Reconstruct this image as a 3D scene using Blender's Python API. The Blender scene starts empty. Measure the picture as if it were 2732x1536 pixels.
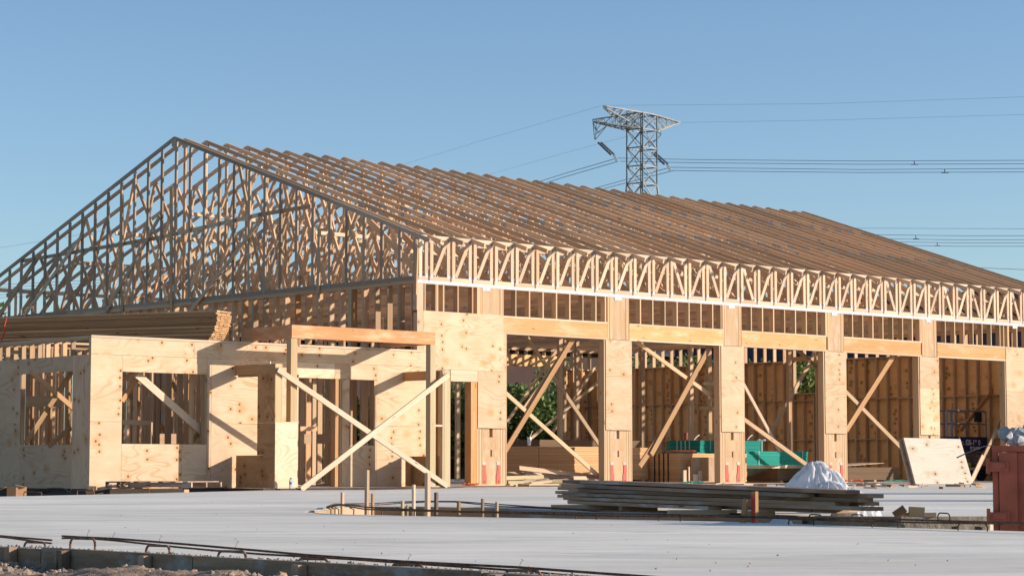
import bpy, math, random
from mathutils import Vector, Matrix
random.seed(7)
rnd = random.random
ru = random.uniform
scene = bpy.context.scene
COL = scene.collection

# ------------------------------------------------------------------ survey
# Camera solved from the photograph; at() turns a measured pixel into a point
# on a known real plane (X=, Y=, Z= or distance D=).
FOC, PIT, YAW = 5869.59, 0.0806702, 0.8349037
CAM = Vector((-29.3498, -35.3753, 0.4146))
FW = Vector((math.cos(YAW)*math.cos(PIT), math.sin(YAW)*math.cos(PIT), math.sin(PIT)))
RT = Vector((math.sin(YAW), -math.cos(YAW), 0))
UP = RT.cross(FW)

def at(px, py, X=None, Y=None, Z=None, D=None):
    d = FW*FOC + RT*(px-1366) + UP*(768-py)
    if X is not None: t = (X-CAM.x)/d.x
    elif Y is not None: t = (Y-CAM.y)/d.y
    elif Z is not None: t = (Z-CAM.z)/d.z
    else: t = D/FOC
    return CAM + d*t

# ------------------------------------------------------------------ mesh builder
class MB:
    def __init__(s):
        s.v = []; s.f = []; s.uv = []; s.mi = []; s.ti = []; s.mats = []
    def m(s, mat):
        if mat not in s.mats: s.mats.append(mat)
        return s.mats.index(mat)
    def hexa(s, c, mat, dims, tint=None, uv0=None):
        """c: 8 corners index i = a + 2b + 4c2 ; a=length, b=width, c=thickness"""
        b = len(s.v); s.v += [tuple(p) for p in c]
        L, W, T = dims
        mi = s.m(mat); ti = rnd() if tint is None else tint
        ou, ov = (ru(0, 40), ru(0, 40)) if uv0 is None else uv0
        def q(i, us):
            s.f.append([b+j for j in i]); s.mi.append(mi); s.ti.append(ti)
            s.uv.append([(ou+u, ov+v) for u, v in us])
        q((0, 1, 3, 2), [(0, 0), (L, 0), (L, W), (0, W)])
        q((4, 6, 7, 5), [(0, 0), (0, W), (L, W), (L, 0)])
        q((0, 4, 5, 1), [(0, -T), (0, 0-T*2), (L, -T*2), (L, -T)])
        q((2, 3, 7, 6), [(0, W+.01), (L, W+.01), (L, W+.01+T), (0, W+.01+T)])
        q((0, 2, 6, 4), [(0, 0), (.03, W), (.03+T*.2, W), (T*.2, 0)])
        q((1, 5, 7, 3), [(L, 0), (L+T*.2, 0), (L+T*.2, W), (L+.03, W)])
    def board(s, p0, p1, w, t, up, mat, tint=None):
        p0 = Vector(p0); p1 = Vector(p1); ax = p1-p0; L = ax.length; ax = ax/L
        up = Vector(up); wv = (up-ax*up.dot(ax)).normalized(); tv = ax.cross(wv)
        c = []
        for k in (-.5, .5):
            for j in (-.5, .5):
                for i in (0, 1):
                    c.append(p0+ax*(L*i)+wv*(w*j)+tv*(t*k))
        s.hexa(c, mat, (L, w, t), tint)
    def box(s, x0, x1, y0, y1, z0, z1, mat, axis=None, tint=None, uv0=None):
        d = [x1-x0, y1-y0, z1-z0]
        a = axis if axis is not None else d.index(max(d))
        o = [i for i in (0, 1, 2) if i != a]
        if d[o[0]] < d[o[1]]: o = [o[1], o[0]]
        lo = [x0, y0, z0]; hi = [x1, y1, z1]; c = []
        for k in (0, 1):
            for j in (0, 1):
                for i in (0, 1):
                    p = [0, 0, 0]
                    p[a] = hi[a] if i else lo[a]
                    p[o[0]] = hi[o[0]] if j else lo[o[0]]
                    p[o[1]] = hi[o[1]] if k else lo[o[1]]
                    c.append(p)
        s.hexa(c, mat, (d[a], d[o[0]], d[o[1]]), tint, uv0)
    def tube(s, pts, r, mat, n=6, tint=None, closed=False):
        pts = [Vector(p) for p in pts]; mi = s.m(mat); ti = rnd() if tint is None else tint
        rings = []
        rr = r if isinstance(r, (list, tuple)) else [r]*len(pts)
        prev = None
        for i, p in enumerate(pts):
            a = pts[max(i-1, 0)]; b = pts[min(i+1, len(pts)-1)]
            d = (b-a).normalized()
            ref = prev if prev is not None else (Vector((0, 0, 1)) if abs(d.z) < .9 else Vector((1, 0, 0)))
            u = (ref-d*ref.dot(d)).normalized(); prev = u; v = d.cross(u)
            base = len(s.v)
            for k in range(n):
                an = 2*math.pi*k/n
                s.v.append(tuple(p+(u*math.cos(an)+v*math.sin(an))*rr[i]))
            rings.append(base)
        l = 0
        for i in range(len(rings)-1):
            for k in range(n):
                k2 = (k+1) % n
                s.f.append([rings[i]+k, rings[i]+k2, rings[i+1]+k2, rings[i+1]+k]); s.mi.append(mi); s.ti.append(ti)
                s.uv.append([(l, k/n), (l, (k+1)/n), (l+.1, (k+1)/n), (l+.1, k/n)])
            l += .1
        for base, rev in ((rings[0], True), (rings[-1], False)):
            idx = [base+k for k in range(n)]
            if rev: idx.reverse()
            s.f.append(idx); s.mi.append(mi); s.ti.append(ti); s.uv.append([(0, 0)]*n)
    def poly(s, pts, mat, tint=.5, sc=1):
        b = len(s.v); s.v += [tuple(p) for p in pts]
        s.f.append(list(range(b, b+len(pts)))); s.mi.append(s.m(mat)); s.ti.append(tint)
        s.uv.append([(p[0]*sc, p[1]*sc) for p in pts])
    def slab(s, xy, z0, z1, mat, tint=.5, side=None):
        n = len(xy); b = len(s.v); ms = s.m(side or mat)
        s.v += [(x, y, z1) for x, y in xy]+[(x, y, z0) for x, y in xy]
        mi = s.m(mat)
        s.f.append([b+i for i in range(n)]); s.mi.append(mi); s.ti.append(tint); s.uv.append([p for p in xy])
        s.f.append([b+n+n-1-i for i in range(n)]); s.mi.append(mi); s.ti.append(tint); s.uv.append([xy[n-1-i] for i in range(n)])
        l = 0
        for i in range(n):
            j = (i+1) % n
            e = math.dist(xy[i], xy[j])
            s.f.append([b+i, b+n+i, b+n+j, b+j]); s.mi.append(ms); s.ti.append(tint)
            s.uv.append([(l, z1), (l, z0), (l+e, z0), (l+e, z1)]); l += e
    def build(s, name, parent=None, loc=(0, 0, 0), smooth=False):
        me = bpy.data.meshes.new(name)
        o = Vector(loc)
        me.from_pydata([tuple(Vector(p)-o) for p in s.v], [], s.f)
        uvl = me.uv_layers.new(name='UVMap')
        flat = []
        for us in s.uv:
            for u, v in us: flat += [u, v]
        uvl.data.foreach_set('uv', flat)
        at_ = me.attributes.new('tint', 'FLOAT', 'FACE'); at_.data.foreach_set('value', s.ti)
        for mt in s.mats: me.materials.append(mt)
        me.polygons.foreach_set('material_index', s.mi)
        if smooth: me.polygons.foreach_set('use_smooth', [True]*len(s.f))
        me.update()
        ob = bpy.data.objects.new(name, me); COL.objects.link(ob)
        ob.location = o
        if parent is not None:
            ob.parent = parent
            ob.location = o-parent.location
        return ob

def thing(name, label, cat, loc=(0, 0, 0), group=None):
    o = bpy.data.objects.new(name, None); COL.objects.link(o)
    o.location = loc; o.empty_display_size = .2
    o['label'] = label; o['category'] = cat
    if group: o['group'] = group
    return o
def tag(o, label, cat, group=None, kind=None):
    o['label'] = label; o['category'] = cat
    if group: o['group'] = group
    if kind: o['kind'] = kind
    return o
def struct(mb, name, **k):
    o = mb.build(name, **k); o['kind'] = 'structure'; return o

# ------------------------------------------------------------------ materials
class NT:
    def __init__(s, name, rough=.8, spec=.25):
        s.mat = bpy.data.materials.new(name); s.mat.use_nodes = True
        s.t = s.mat.node_tree; s.n = s.t.nodes; s.b = s.n['Principled BSDF']
        s.b.inputs['Roughness'].default_value = rough
        s.b.inputs['Specular IOR Level'].default_value = spec
    def link(s, a, b): s.t.links.new(a, b)
    def uv(s):
        n = s.n.new('ShaderNodeUVMap'); n.uv_map = 'UVMap'; return n.outputs[0]
    def obj(s):
        return s.n.new('ShaderNodeTexCoord').outputs['Object']
    def attr(s, name='tint'):
        n = s.n.new('ShaderNodeAttribute'); n.attribute_name = name; return n.outputs['Fac']
    def map(s, v, sc, loc=(0, 0, 0)):
        n = s.n.new('ShaderNodeMapping'); n.inputs['Scale'].default_value = sc; n.inputs['Location'].default_value = loc
        s.link(v, n.inputs[0]); return n.outputs[0]
    def noise(s, v, sc=1, det=3, rough=.55, dist=0, out='Fac'):
        n = s.n.new('ShaderNodeTexNoise'); s.link(v, n.inputs['Vector'])
        n.inputs['Scale'].default_value = sc; n.inputs['Detail'].default_value = det
        n.inputs['Roughness'].default_value = rough; n.inputs['Distortion'].default_value = dist
        return n.outputs[out]
    def voro(s, v, sc=1, rand=1, feat='F1', out='Distance'):
        n = s.n.new('ShaderNodeTexVoronoi'); n.feature = feat; s.link(v, n.inputs['Vector'])
        n.inputs['Scale'].default_value = sc; n.inputs['Randomness'].default_value = rand
        return n.outputs[out]
    def math(s, op, a, b=0., c=None, clamp=False):
        n = s.n.new('ShaderNodeMath'); n.operation = op; n.use_clamp = clamp
        for i, x in enumerate((a, b, c)):
            if x is None: continue
            if isinstance(x, (int, float)): n.inputs[i].default_value = x
            else: s.link(x, n.inputs[i])
        return n.outputs[0]
    def rng(s, v, a, b, c=0., d=1.):
        n = s.n.new('ShaderNodeMapRange'); s.link(v, n.inputs[0])
        for i, x in enumerate((a, b, c, d)): n.inputs[i+1].default_value = x
        return n.outputs[0]
    def mix(s, f, a, b, mode='MIX'):
        n = s.n.new('ShaderNodeMix'); n.data_type = 'RGBA'; n.blend_type = mode
        for i, x in ((0, f), (6, a), (7, b)):
            if isinstance(x, (int, float)): n.inputs[i].default_value = x
            elif isinstance(x, tuple): n.inputs[i].default_value = (*x, 1)
            else: s.link(x, n.inputs[i])
        return n.outputs[2]
    def scale(s, col, f):
        n = s.n.new('ShaderNodeVectorMath'); n.operation = 'SCALE'
        s.link(col, n.inputs[0])
        if isinstance(f, (int, float)): n.inputs['Scale'].default_value = f
        else: s.link(f, n.inputs['Scale'])
        return n.outputs[0]
    def col(s, c): s.link(c, s.b.inputs['Base Color']) if not isinstance(c, tuple) else setattr(s.b.inputs['Base Color'], 'default_value', (*c, 1))
    def bump(s, h, st=.2, dist=.01):
        n = s.n.new('ShaderNodeBump'); n.inputs['Strength'].default_value = st; n.inputs['Distance'].default_value = dist
        s.link(h, n.inputs['Height']); s.link(n.outputs[0], s.b.inputs['Normal'])

def lumber(name, c1, c2, var=.3, knot=True, stain=None):
    k = NT(name, .75, .2); uv = k.uv()
    g1 = k.noise(k.map(uv, (1.1, 38, 1)), 1, 4, .6)
    g2 = k.noise(k.map(uv, (.45, 7, 1)), 1, 3, .5, .4)
    f = k.rng(k.math('ADD', k.math('MULTIPLY', g1, .55), k.math('MULTIPLY', g2, .6)), .38, .78)
    c = k.mix(f, c1, c2)
    if knot:
        vv = k.voro(k.map(uv, (1.5, 9, 1)), 1)
        kf = k.rng(vv, .05, .11, 1, 0)
        c = k.mix(kf, c, (c2[0]*.3, c2[1]*.22, c2[2]*.16))
    if stain:
        sn = k.noise(k.map(uv, (.9, 3, 1)), 1.4, 5, .65)
        c = k.mix(k.rng(sn, .5, .68), c, stain)
    t = k.attr()
    c = k.scale(c, k.rng(t, 0, 1, 1-var, 1+var*.6))
    hue = k.math('FRACT', k.math('MULTIPLY', t, 7.3))
    c = k.mix(k.rng(hue, .62, 1, 0, .42), c, k.mix(1., c, (1.1, .80, .60), 'MULTIPLY'))
    c = k.mix(k.rng(hue, .0, .35, .5, 0), c, k.mix(1., c, (.92, .96, .95), 'MULTIPLY'))
    k.col(c); k.bump(g1, .15, .004)
    return k.mat

def plywood(name, c1, c2, c3, band=.5, halo=(.54, .28, .11)):
    k = NT(name, .8, .15); uv = k.uv()
    # rotary-cut veneer figure: contour lines of a stretched noise
    base = k.noise(k.map(uv, (.55, 1.7, 1)), 1.15, 2, .45, .35)
    sn = k.math('SINE', k.math('MULTIPLY', base, 95.))
    lines = k.rng(sn, .25, 1., 0, 1)
    amt = k.rng(k.noise(k.map(uv, (.8, 1.2, 1)), 1.3, 1), .42, .66, 0, band)
    fine = k.noise(k.map(uv, (2.0, 60, 1)), 1, 3, .6)
    blot = k.noise(k.map(uv, (.8, 1.6, 1)), 1.8, 4, .6)
    c = k.mix(k.rng(blot, .35, .7), c1, c2)
    c = k.mix(k.math('MULTIPLY', lines, amt), c, c3)
    c = k.mix(k.rng(fine, .45, .8, 0, .22), c, c3)
    # knots with orange halo
    kv = k.map(uv, (1.9, 2.6, 1))
    wob = k.mix(.035, kv, k.noise(kv, 6, 2, out='Color'))
    d = k.voro(wob, 1, 1)
    rc = k.n.new('ShaderNodeSeparateColor'); k.link(k.voro(wob, 1, 1, out='Color'), rc.inputs[0])
    on = k.rng(rc.outputs[0], .30, .34, 0, 1)
    c = k.mix(k.math('MULTIPLY', on, k.rng(d, .04, .30, .85, 0)), c, halo)
    c = k.mix(k.math('MULTIPLY', on, k.rng(d, .04, .062, .85, 0)), c, (.09, .045, .022))
    # rows of repeated knots, one below another along the peel
    sep = k.n.new('ShaderNodeSeparateXYZ'); k.link(uv, sep.inputs[0])
    for pitch, vp, off, thr in ((.71, .131, 0., .55), (1.07, .19, .37, .6)):
        cu_ = k.math('ADD', k.math('DIVIDE', sep.outputs[0], pitch), off); cv_ = k.math('DIVIDE', sep.outputs[1], vp)
        comb = k.n.new('ShaderNodeCombineXYZ'); k.link(k.math('FLOOR', cu_), comb.inputs[0]); k.link(k.math('FLOOR', cv_), comb.inputs[1])
        wn = k.n.new('ShaderNodeTexWhiteNoise'); wn.noise_dimensions = '2D'; k.link(comb.outputs[0], wn.inputs['Vector'])
        wc = k.n.new('ShaderNodeSeparateColor'); k.link(wn.outputs['Color'], wc.inputs[0])
        dx = k.math('MULTIPLY', k.math('ADD', k.math('SUBTRACT', k.math('FRACT', cu_), .5), k.rng(wc.outputs[0], 0, 1, -.05, .05)), pitch)
        dy = k.math('MULTIPLY', k.math('ADD', k.math('SUBTRACT', k.math('FRACT', cv_), .5), k.rng(wc.outputs[1], 0, 1, -.25, .25)), vp)
        dd = k.math('SQRT', k.math('ADD', k.math('MULTIPLY', dx, dx), k.math('MULTIPLY', dy, dy)))
        msk = k.rng(k.noise(k.map(uv, (.9, .35, 1), (off*7, 0, 0)), 1, 0), .38, .44)
        on2 = k.math('MULTIPLY', msk, k.rng(wc.outputs[2], thr, thr+.03))
        c = k.mix(k.math('MULTIPLY', on2, k.rng(dd, .012, .10, .72, 0)), c, halo)
        c = k.mix(k.math('MULTIPLY', on2, k.rng(dd, .016, .026, .9, 0)), c, (.09, .045, .022))
    # nail dots
    d3 = k.voro(k.map(uv, (5.2, 5.2, 1), (3, 7, 0)), 1, .6)
    c = k.mix(k.rng(d3, .018, .028, .55, 0), c, (.12, .1, .09))
    t = k.attr()
    c = k.scale(c, k.rng(t, 0, 1, .84, 1.08))
    k.col(c); k.bump(fine, .1, .003)
    return k.mat

M = {}
M['pine'] = lumber('pine', (.60, .43, .27), (.45, .28, .15))
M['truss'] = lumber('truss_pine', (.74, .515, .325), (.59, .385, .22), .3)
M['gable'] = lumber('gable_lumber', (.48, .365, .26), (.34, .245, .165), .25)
M['ply_sun_lift'] = plywood('plywood_sun_lift', (.84, .73, .57), (.79, .66, .49), (.60, .48, .34), .5, (.65, .45, .25))  # whitened plywood: sunlight on the leaning sheet put into the colour
M['pine_light'] = lumber('pine_pale', (.66, .52, .375), (.54, .385, .25), .2)
M['fir'] = lumber('fir', (.52, .32, .16), (.38, .20, .085), .25)
M['green_pine'] = lumber('treated_pine', (.54, .43, .26), (.40, .31, .17), .12)
M['weathered'] = lumber('weathered_lumber', (.43, .275, .175), (.17, .108, .070), .5, stain=(.42, .36, .31))
M['header'] = lumber('header_beam', (.66, .38, .17), (.56, .28, .10), .18, stain=(.70, .46, .26))
M['canopy_beam'] = lumber('glulam', (.64, .31, .14), (.52, .21, .08), .12, stain=(.70, .42, .24))
M['lvl'] = lumber('lvl_edge', (.64, .46, .285), (.46, .30, .16), .3, knot=False)
M['lvl_face'] = lumber('lvl_face', (.58, .40, .235), (.42, .255, .13), .15, knot=False, stain=(.55, .46, .36))
M['ply'] = plywood('plywood', (.645, .478, .318), (.555, .385, .235), (.40, .255, .14), .7)
M['ply_shade_lift'] = plywood('plywood_shade_lift', (.71, .495, .32), (.63, .42, .26), (.44, .27, .15), .6)  # plywood copy, lighter and warmer to stand in for warm fill in shade
M['ply_in'] = plywood('plywood_interior', (.82, .525, .25), (.74, .445, .195), (.55, .30, .115), .4, (.30, .15, .06))
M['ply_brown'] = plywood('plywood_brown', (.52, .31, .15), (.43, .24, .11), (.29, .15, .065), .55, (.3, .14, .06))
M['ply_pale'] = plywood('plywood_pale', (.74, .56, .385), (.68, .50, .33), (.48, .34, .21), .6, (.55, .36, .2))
M['kraft'] = lumber('kraft', (.5, .3, .15), (.46, .27, .13), .1, knot=False)

def simple(name, c, rough=.6, metal=0, var=0., sc=4.):
    k = NT(name, rough, .3); k.b.inputs['Metallic'].default_value = metal
    if var:
        n = k.noise(k.obj(), sc, 4, .6)
        k.col(k.mix(k.rng(n, .3, .7), tuple(x*(1-var) for x in c), tuple(min(1, x*(1+var)) for x in c)))
    else: k.col(c)
    return k.mat
M['galv'] = simple('galvanised_steel', (.27, .285, .30), .5, .2, .22, 7)
M['plate'] = simple('gusset_steel', (.42, .37, .31), .6, .0, .2, 9)
M['strapred'] = simple('red_paint', (.60, .06, .035), .5, 0, .12, 6)
M['bin'] = simple('bin_paint', (.42, .115, .07), .6, 0, .22, 5)
M['navy'] = simple('navy_paint', (.018, .035, .12), .5, 0, .2, 5)
M['steel'] = simple('rail_steel', (.25, .27, .32), .5, .3, .3, 8)
M['black'] = simple('black', (.012, .012, .014), .6)
M['dark'] = simple('dark_rubber', (.03, .03, .035), .8)
M['white'] = simple('white_paint', (.75, .75, .75), .6, 0, .1)
M['pylon'] = simple('pylon_steel', (.25, .25, .225), .6, .1, .25, 1.)
M['pylon_dark'] = simple('insulator', (.05, .06, .075), .5)
M['wire'] = simple('wire', (.13, .17, .21), .6)
M['pale'] = simple('pale_paper', (.55, .45, .38), .8, 0, .15)
k = NT('form_plywood', .9, .1); uv_ = k.uv(); n = k.noise(k.map(uv_, (1.2, 9, 1)), 1.5, 6, .7, .5); n2 = k.noise(k.map(uv_, (2.5, 4, 1)), 1.2, 5, .7)
c = k.mix(k.rng(n, .35, .65), (.20, .14, .09), (.36, .25, .16)); c = k.mix(k.rng(n2, .5, .62, 0, .8), c, (.40, .38, .35)); k.col(c); k.bump(n, .4, .006); M['formply'] = k.mat
M['edge'] = simple('edge_board', (.06, .042, .034), .85, 0, .3, 3)
M['card'] = simple('cardboard', (.36, .20, .10), .85, 0, .15, 6)
M['orange'] = simple('orange_debris', (.75, .13, .05), .7)
M['greenbit'] = simple('green_debris', (.12, .42, .28), .7)
M['sling'] = simple('strap_tape', (.02, .02, .022), .6)
M['gtape'] = simple('pale_tape', (.38, .52, .48), .6)
M['house'] = simple('house_siding', (.055, .05, .062), .8, 0, .15, 1.5)
M['housebrown'] = simple('brown_siding', (.060, .034, .026), .85, 0, .15, 1.5)
M['glassblue'] = simple('window_glass', (.16, .25, .34), .2)

k = NT('rebar', .75, .3)
n = k.noise(k.obj(), 35, 4); k.col(k.mix(k.rng(n, .35, .65), (.045, .028, .022), (.17, .085, .045)))
w_ = k.n.new('ShaderNodeTexWave'); w_.inputs['Scale'].default_value = 45; k.link(k.obj(), w_.inputs[0]); k.bump(w_.outputs['Fac'], .6, .004)
M['rebar'] = k.mat
k = NT('rebar_rust_pale', .8, .2)
n = k.noise(k.obj(), 30, 4); k.col(k.mix(k.rng(n, .35, .65), (.12, .06, .035), (.30, .17, .10)))
k.bump(n, .5, .004); M['rebar_pale'] = k.mat

# green gypsum / panel stacks: thin layer lines along v
def stackmat(name, c1, c2, c3, pitch):
    k = NT(name, .8, .15); ob = k.obj()
    sep = k.n.new('ShaderNodeSeparateXYZ'); k.link(ob, sep.inputs[0])
    wob = k.noise(k.map(ob, (.6, .6, 6)), 1.2, 2)
    z = k.math('ADD', sep.outputs[2], k.math('MULTIPLY', wob, pitch*.8))
    lay = k.math('FRACT', k.math('DIVIDE', z, pitch))
    fl = k.math('FLOOR', k.math('DIVIDE', z, pitch))
    wn = k.n.new('ShaderNodeTexWhiteNoise'); wn.noise_dimensions = '1D'; k.link(fl, wn.inputs['W'])
    n = k.noise(k.map(ob, (1.5, 1.5, 60)), 1, 4)
    c = k.mix(k.math('ADD', k.math('MULTIPLY', wn.outputs[0], .6), k.math('MULTIPLY', n, .5)), c1, c2)
    c = k.mix(k.rng(lay, .0, .28, .75, 0), c, c3)
    k.col(c); k.bump(lay, .35, .006)
    return k.mat
M['osb'] = stackmat('panel_edges', (.78, .48, .25), (.56, .31, .14), (.16, .08, .035), .03)
M['greenstack'] = stackmat('green_panel_edges', (.03, .36, .28), (.02, .22, .18), (.01, .11, .09), .03)
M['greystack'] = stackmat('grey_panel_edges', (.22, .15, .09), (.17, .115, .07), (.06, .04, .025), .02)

# concrete
k = NT('concrete', .8, .3); ob = k.obj()
mp = k.n.new('ShaderNodeMapping'); mp.vector_type = 'TEXTURE'; mp.inputs['Rotation'].default_value = (0, 0, -.74); k.link(ob, mp.inputs[0]); tv = mp.outputs[0]
a = k.noise(k.map(tv, (.10, .30, 1)), 1.0, 5, .6, .8)
b = k.noise(k.map(tv, (.55, 1.6, 1)), 1.0, 6, .7, 1.2)
b2 = k.noise(k.map(tv, (1.2, 4.5, 1), (3, 9, 0)), 1.0, 5, .7, 1.0)
f_ = k.noise(ob, 18, 5, .65)
c = k.mix(k.rng(a, .38, .62), (.70, .635, .52), (.93, .86, .725))
c = k.mix(k.rng(b, .47, .68, 0, .62), c, (.50, .475, .43))
c = k.mix(k.rng(b2, .52, .72, 0, .35), c, (.48, .45, .40))
c = k.mix(k.rng(f_, .55, .75, 0, .3), c, (.50, .46, .40))
sy = k.n.new('ShaderNodeSeparateXYZ'); k.link(ob, sy.inputs[0])
dn = k.noise(ob, 1.1, 5, .7)
du_ = k.math('MULTIPLY', k.rng(sy.outputs[1], -7.5, -1.5), k.rng(dn, .40, .62))
c = k.mix(k.math('MULTIPLY', du_, .75), c, (.40, .29, .21))
sp = k.voro(ob, 3.2, 1); c = k.mix(k.rng(sp, .012, .02, .7, 0), c, (.14, .12, .10))
k.col(c); k.bump(k.math('ADD', k.math('MULTIPLY', f_, .4), b), .3, .014)
M['conc'] = k.mat
k = NT('fresh_kerb_concrete', .85, .2); n = k.noise(k.obj(), 9, 5, .7)
k.col(k.mix(k.rng(n, .35, .7), (.36, .31, .22), (.52, .47, .38))); k.bump(n, .8, .02); M['kerb'] = k.mat
k = NT('dirt', .95, .1); ob = k.obj()
n = k.noise(ob, 1.3, 6, .65); n2 = k.noise(ob, 14, 5, .7)
c = k.mix(k.rng(n, .35, .65), (.27, .185, .125), (.46, .325, .225)); c = k.mix(k.rng(n2, .4, .7, 0, .5), c, (.13, .10, .08))
k.col(c); k.bump(n2, .8, .03); M['dirt'] = k.mat
k = NT('clod', .95, .1); ob = k.obj(); n2 = k.noise(ob, 22, 5, .7); gi = k.attr()
c = k.mix(k.rng(gi, .3, .7), (.42, .28, .185), (.27, .235, .21)); c = k.mix(k.rng(n2, .4, .7, 0, .6), c, (.16, .13, .11))
k.col(c); k.bump(n2, .8, .012); M['clod'] = k.mat
k = NT('rubble_concrete', .9, .15); ob = k.obj(); n2 = k.noise(ob, 8, 5, .7)
k.col(k.mix(k.rng(n2, .35, .65), (.26, .26, .26), (.48, .46, .43))); k.bump(n2, .7, .02); M['rubble'] = k.mat
k = NT('grass_far', .95, .1); n = k.noise(k.obj(), .4, 5, .7)
k.col(k.mix(n, (.06, .075, .03), (.16, .14, .08))); M['far'] = k.mat
def leaf(name, c1, c2):
    k = NT(name, .55, .3); t = k.attr()
    k.col(k.mix(t, c1, c2))
    tr = k.n.new('ShaderNodeBsdfTranslucent'); mx = k.n.new('ShaderNodeMixShader'); mx.inputs[0].default_value = .25
    k.link(k.mix(t, c1, c2), tr.inputs[0])
    k.link(k.b.outputs[0], mx.inputs[1]); k.link(tr.outputs[0], mx.inputs[2])
    k.link(mx.outputs[0], k.n['Material Output'].inputs[0]); return k.mat
M['leaf'] = leaf('leaves', (.07, .115, .035), (.30, .40, .12))
M['leaf2'] = leaf('tree_leaves', (.04, .075, .02), (.14, .20, .05))
M['bark'] = simple('bark', (.10, .07, .05), .9, 0, .3)
# plastic film
k = NT('plastic_film', .34, .5); k.col((.75, .75, .76))
tr = k.n.new('ShaderNodeBsdfTranslucent'); tr.inputs[0].default_value = (.8, .82, .86, 1)
mx = k.n.new('ShaderNodeMixShader'); mx.inputs[0].default_value = .35
k.link(k.b.outputs[0], mx.inputs[1]); k.link(tr.outputs[0], mx.inputs[2]); k.link(mx.outputs[0], k.n['Material Output'].inputs[0])
M['film'] = k.mat
k = NT('clear_bottle', .15, .5); k.col((.85, .88, .92)); k.b.inputs['Transmission Weight'].default_value = .85; M['bottle'] = k.mat
M['paper'] = simple('paper_cup', (.78, .78, .8), .6)
M['cupbrown'] = simple('brown_cup', (.30, .09, .05), .6)
M['bluelabel'] = simple('blue_label', (.25, .45, .6), .6)

# ------------------------------------------------------------------ setting
g = MB(); g.poly([(-900, -900, -.24), (900, -900, -.24), (900, 900, -.24), (-900, 900, -.24)], M['dirt'])
struct(g, 'ground')

pav = [(-23.6, -60), (-17.3, -60), (-17.35, -27.2), (-17.25, -25.9), (-16.9, -24.1), (-17.1, -22.9), (-17.45, -21.1), (-17.5, -19.9), (-17.15, -19.05),
       (-16.43, -18.35), (-15.75, -17.62), (-15.05, -17.35), (-14.6, -17.75), (-14.7, -19.0), (-15.3, -21.1), (-15.35, -23.6), (-15.1, -24.3), (-14.55, -24.72),
       (-12.6, -23.6), (-9.5, -27), (-9.5, -60), (60, -60), (60, -.35), (-.6, -2.30), (-2.8, -4.0), (-5.0, -4.9), (-6.87, -4.11), (-11.97, -7.05),
       (-14.13, -8.05), (-23.6, -13.2)]
p = MB(); p.slab(pav, -.2, -.004, M['conc'], side=M['kerb']); struct(p, 'pavement')
p = MB(); p.slab([(-8.30, -.70), (-5.35, -.70), (-5.35, -2.02), (-.55, -2.02), (-.3, -.9), (24, -.3), (24, 18.6), (-.0, 18.6), (-8.3, 9.0)], -.2, 0, M['conc'], side=M['edge'])
struct(p, 'floor_slab')
for nm_, q_, lab_ in (('slab_edge_board', (-8.34, -5.36, -.735, -.702), 'dark board along the slab edge below the annex front'), ('slab_edge_board', (-8.345, -8.302, -.70, 8.6), 'dark board along the slab edge below the shaded annex side'), ('slab_edge_board', (-4.5, -1.32, -2.06, -2.022), 'dark brown board on the slab edge between the canopy piers')):
    p = MB(); p.box(*q_, -.22, .006, M['edge']); tag(p.build(nm_, loc=(q_[0], q_[2], -.2)), lab_, 'board')
# far field behind the site
p = MB(); p.slab([(-60, 20.5), (120, 20.5), (120, 300), (-200, 300)], -.22, -.18, M['far']); struct(p, 'grass_field')

# formwork boards along the near slab edge, with stakes
f = thing('slab_formwork', 'timber form boards along the near edge of the concrete slab', 'formwork', (-23.62, -26, -.2))
ys = [-31.5, -28.9, -26.9, -25.55, -23.2, -20.0, -16.5]
for a, b in zip(ys, ys[1:]):
    mb = MB(); mb.box(-23.643, -23.605, a+.004, b-.004, -.22, .004+ru(-.006, .004), M['formply']); 
    mb.build('form_board', f)
for y in (-24.55, -25.0, -25.3, -25.82, -26.55, -27.75, -29.0):
    mb = MB(); mb.board((-23.67, y, -.3), (-23.67+ru(-.01, .005), y+ru(-.01, .01), .004+ru(-.02, .004)), .05, .045, (0, 1, 0), M['weathered']); mb.build('stake', f)

# island edging boards (inner faces of the planting gap)
def edging(pts, name, label, mats, z0=-.24, z1=-.008, t=.02, parent=None):
    e = parent or thing(name, label, 'formwork', (*pts[0], z0))
    for (a, b), mt in zip(zip(pts, pts[1:]), mats):
        mb = MB(); mb.board((a[0], a[1], (z0+z1)/2), (b[0], b[1], (z0+z1)/2), z1-z0, t, (0, 0, 1), mt); mb.build('form_board', e)
    return e
isl = [(-17.12, -19.1), (-16.42, -18.43), (-15.75, -17.7), (-15.06, -17.43), (-14.68, -17.8), (-14.78, -19.0), (-15.38, -21.1), (-15.43, -23.55)]
edging(isl, 'island_formwork', 'curved form boards lining the far side of the gap in the slab', [M['pine'], M['pine'], M['pine_light'], M['pine'], M['fir'], M['weathered'], M['weathered']])
kb = MB(); kb.slab([(-15.46, -23.7), (-15.2, -24.38), (-14.6, -24.80), (-14.55, -24.73), (-15.11, -24.31), (-15.36, -23.65)], -.24, .012, M['kerb'])
tag(kb.build('kerb_edge'), 'rough tan concrete kerb face beside the red bin', 'kerb')

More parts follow.
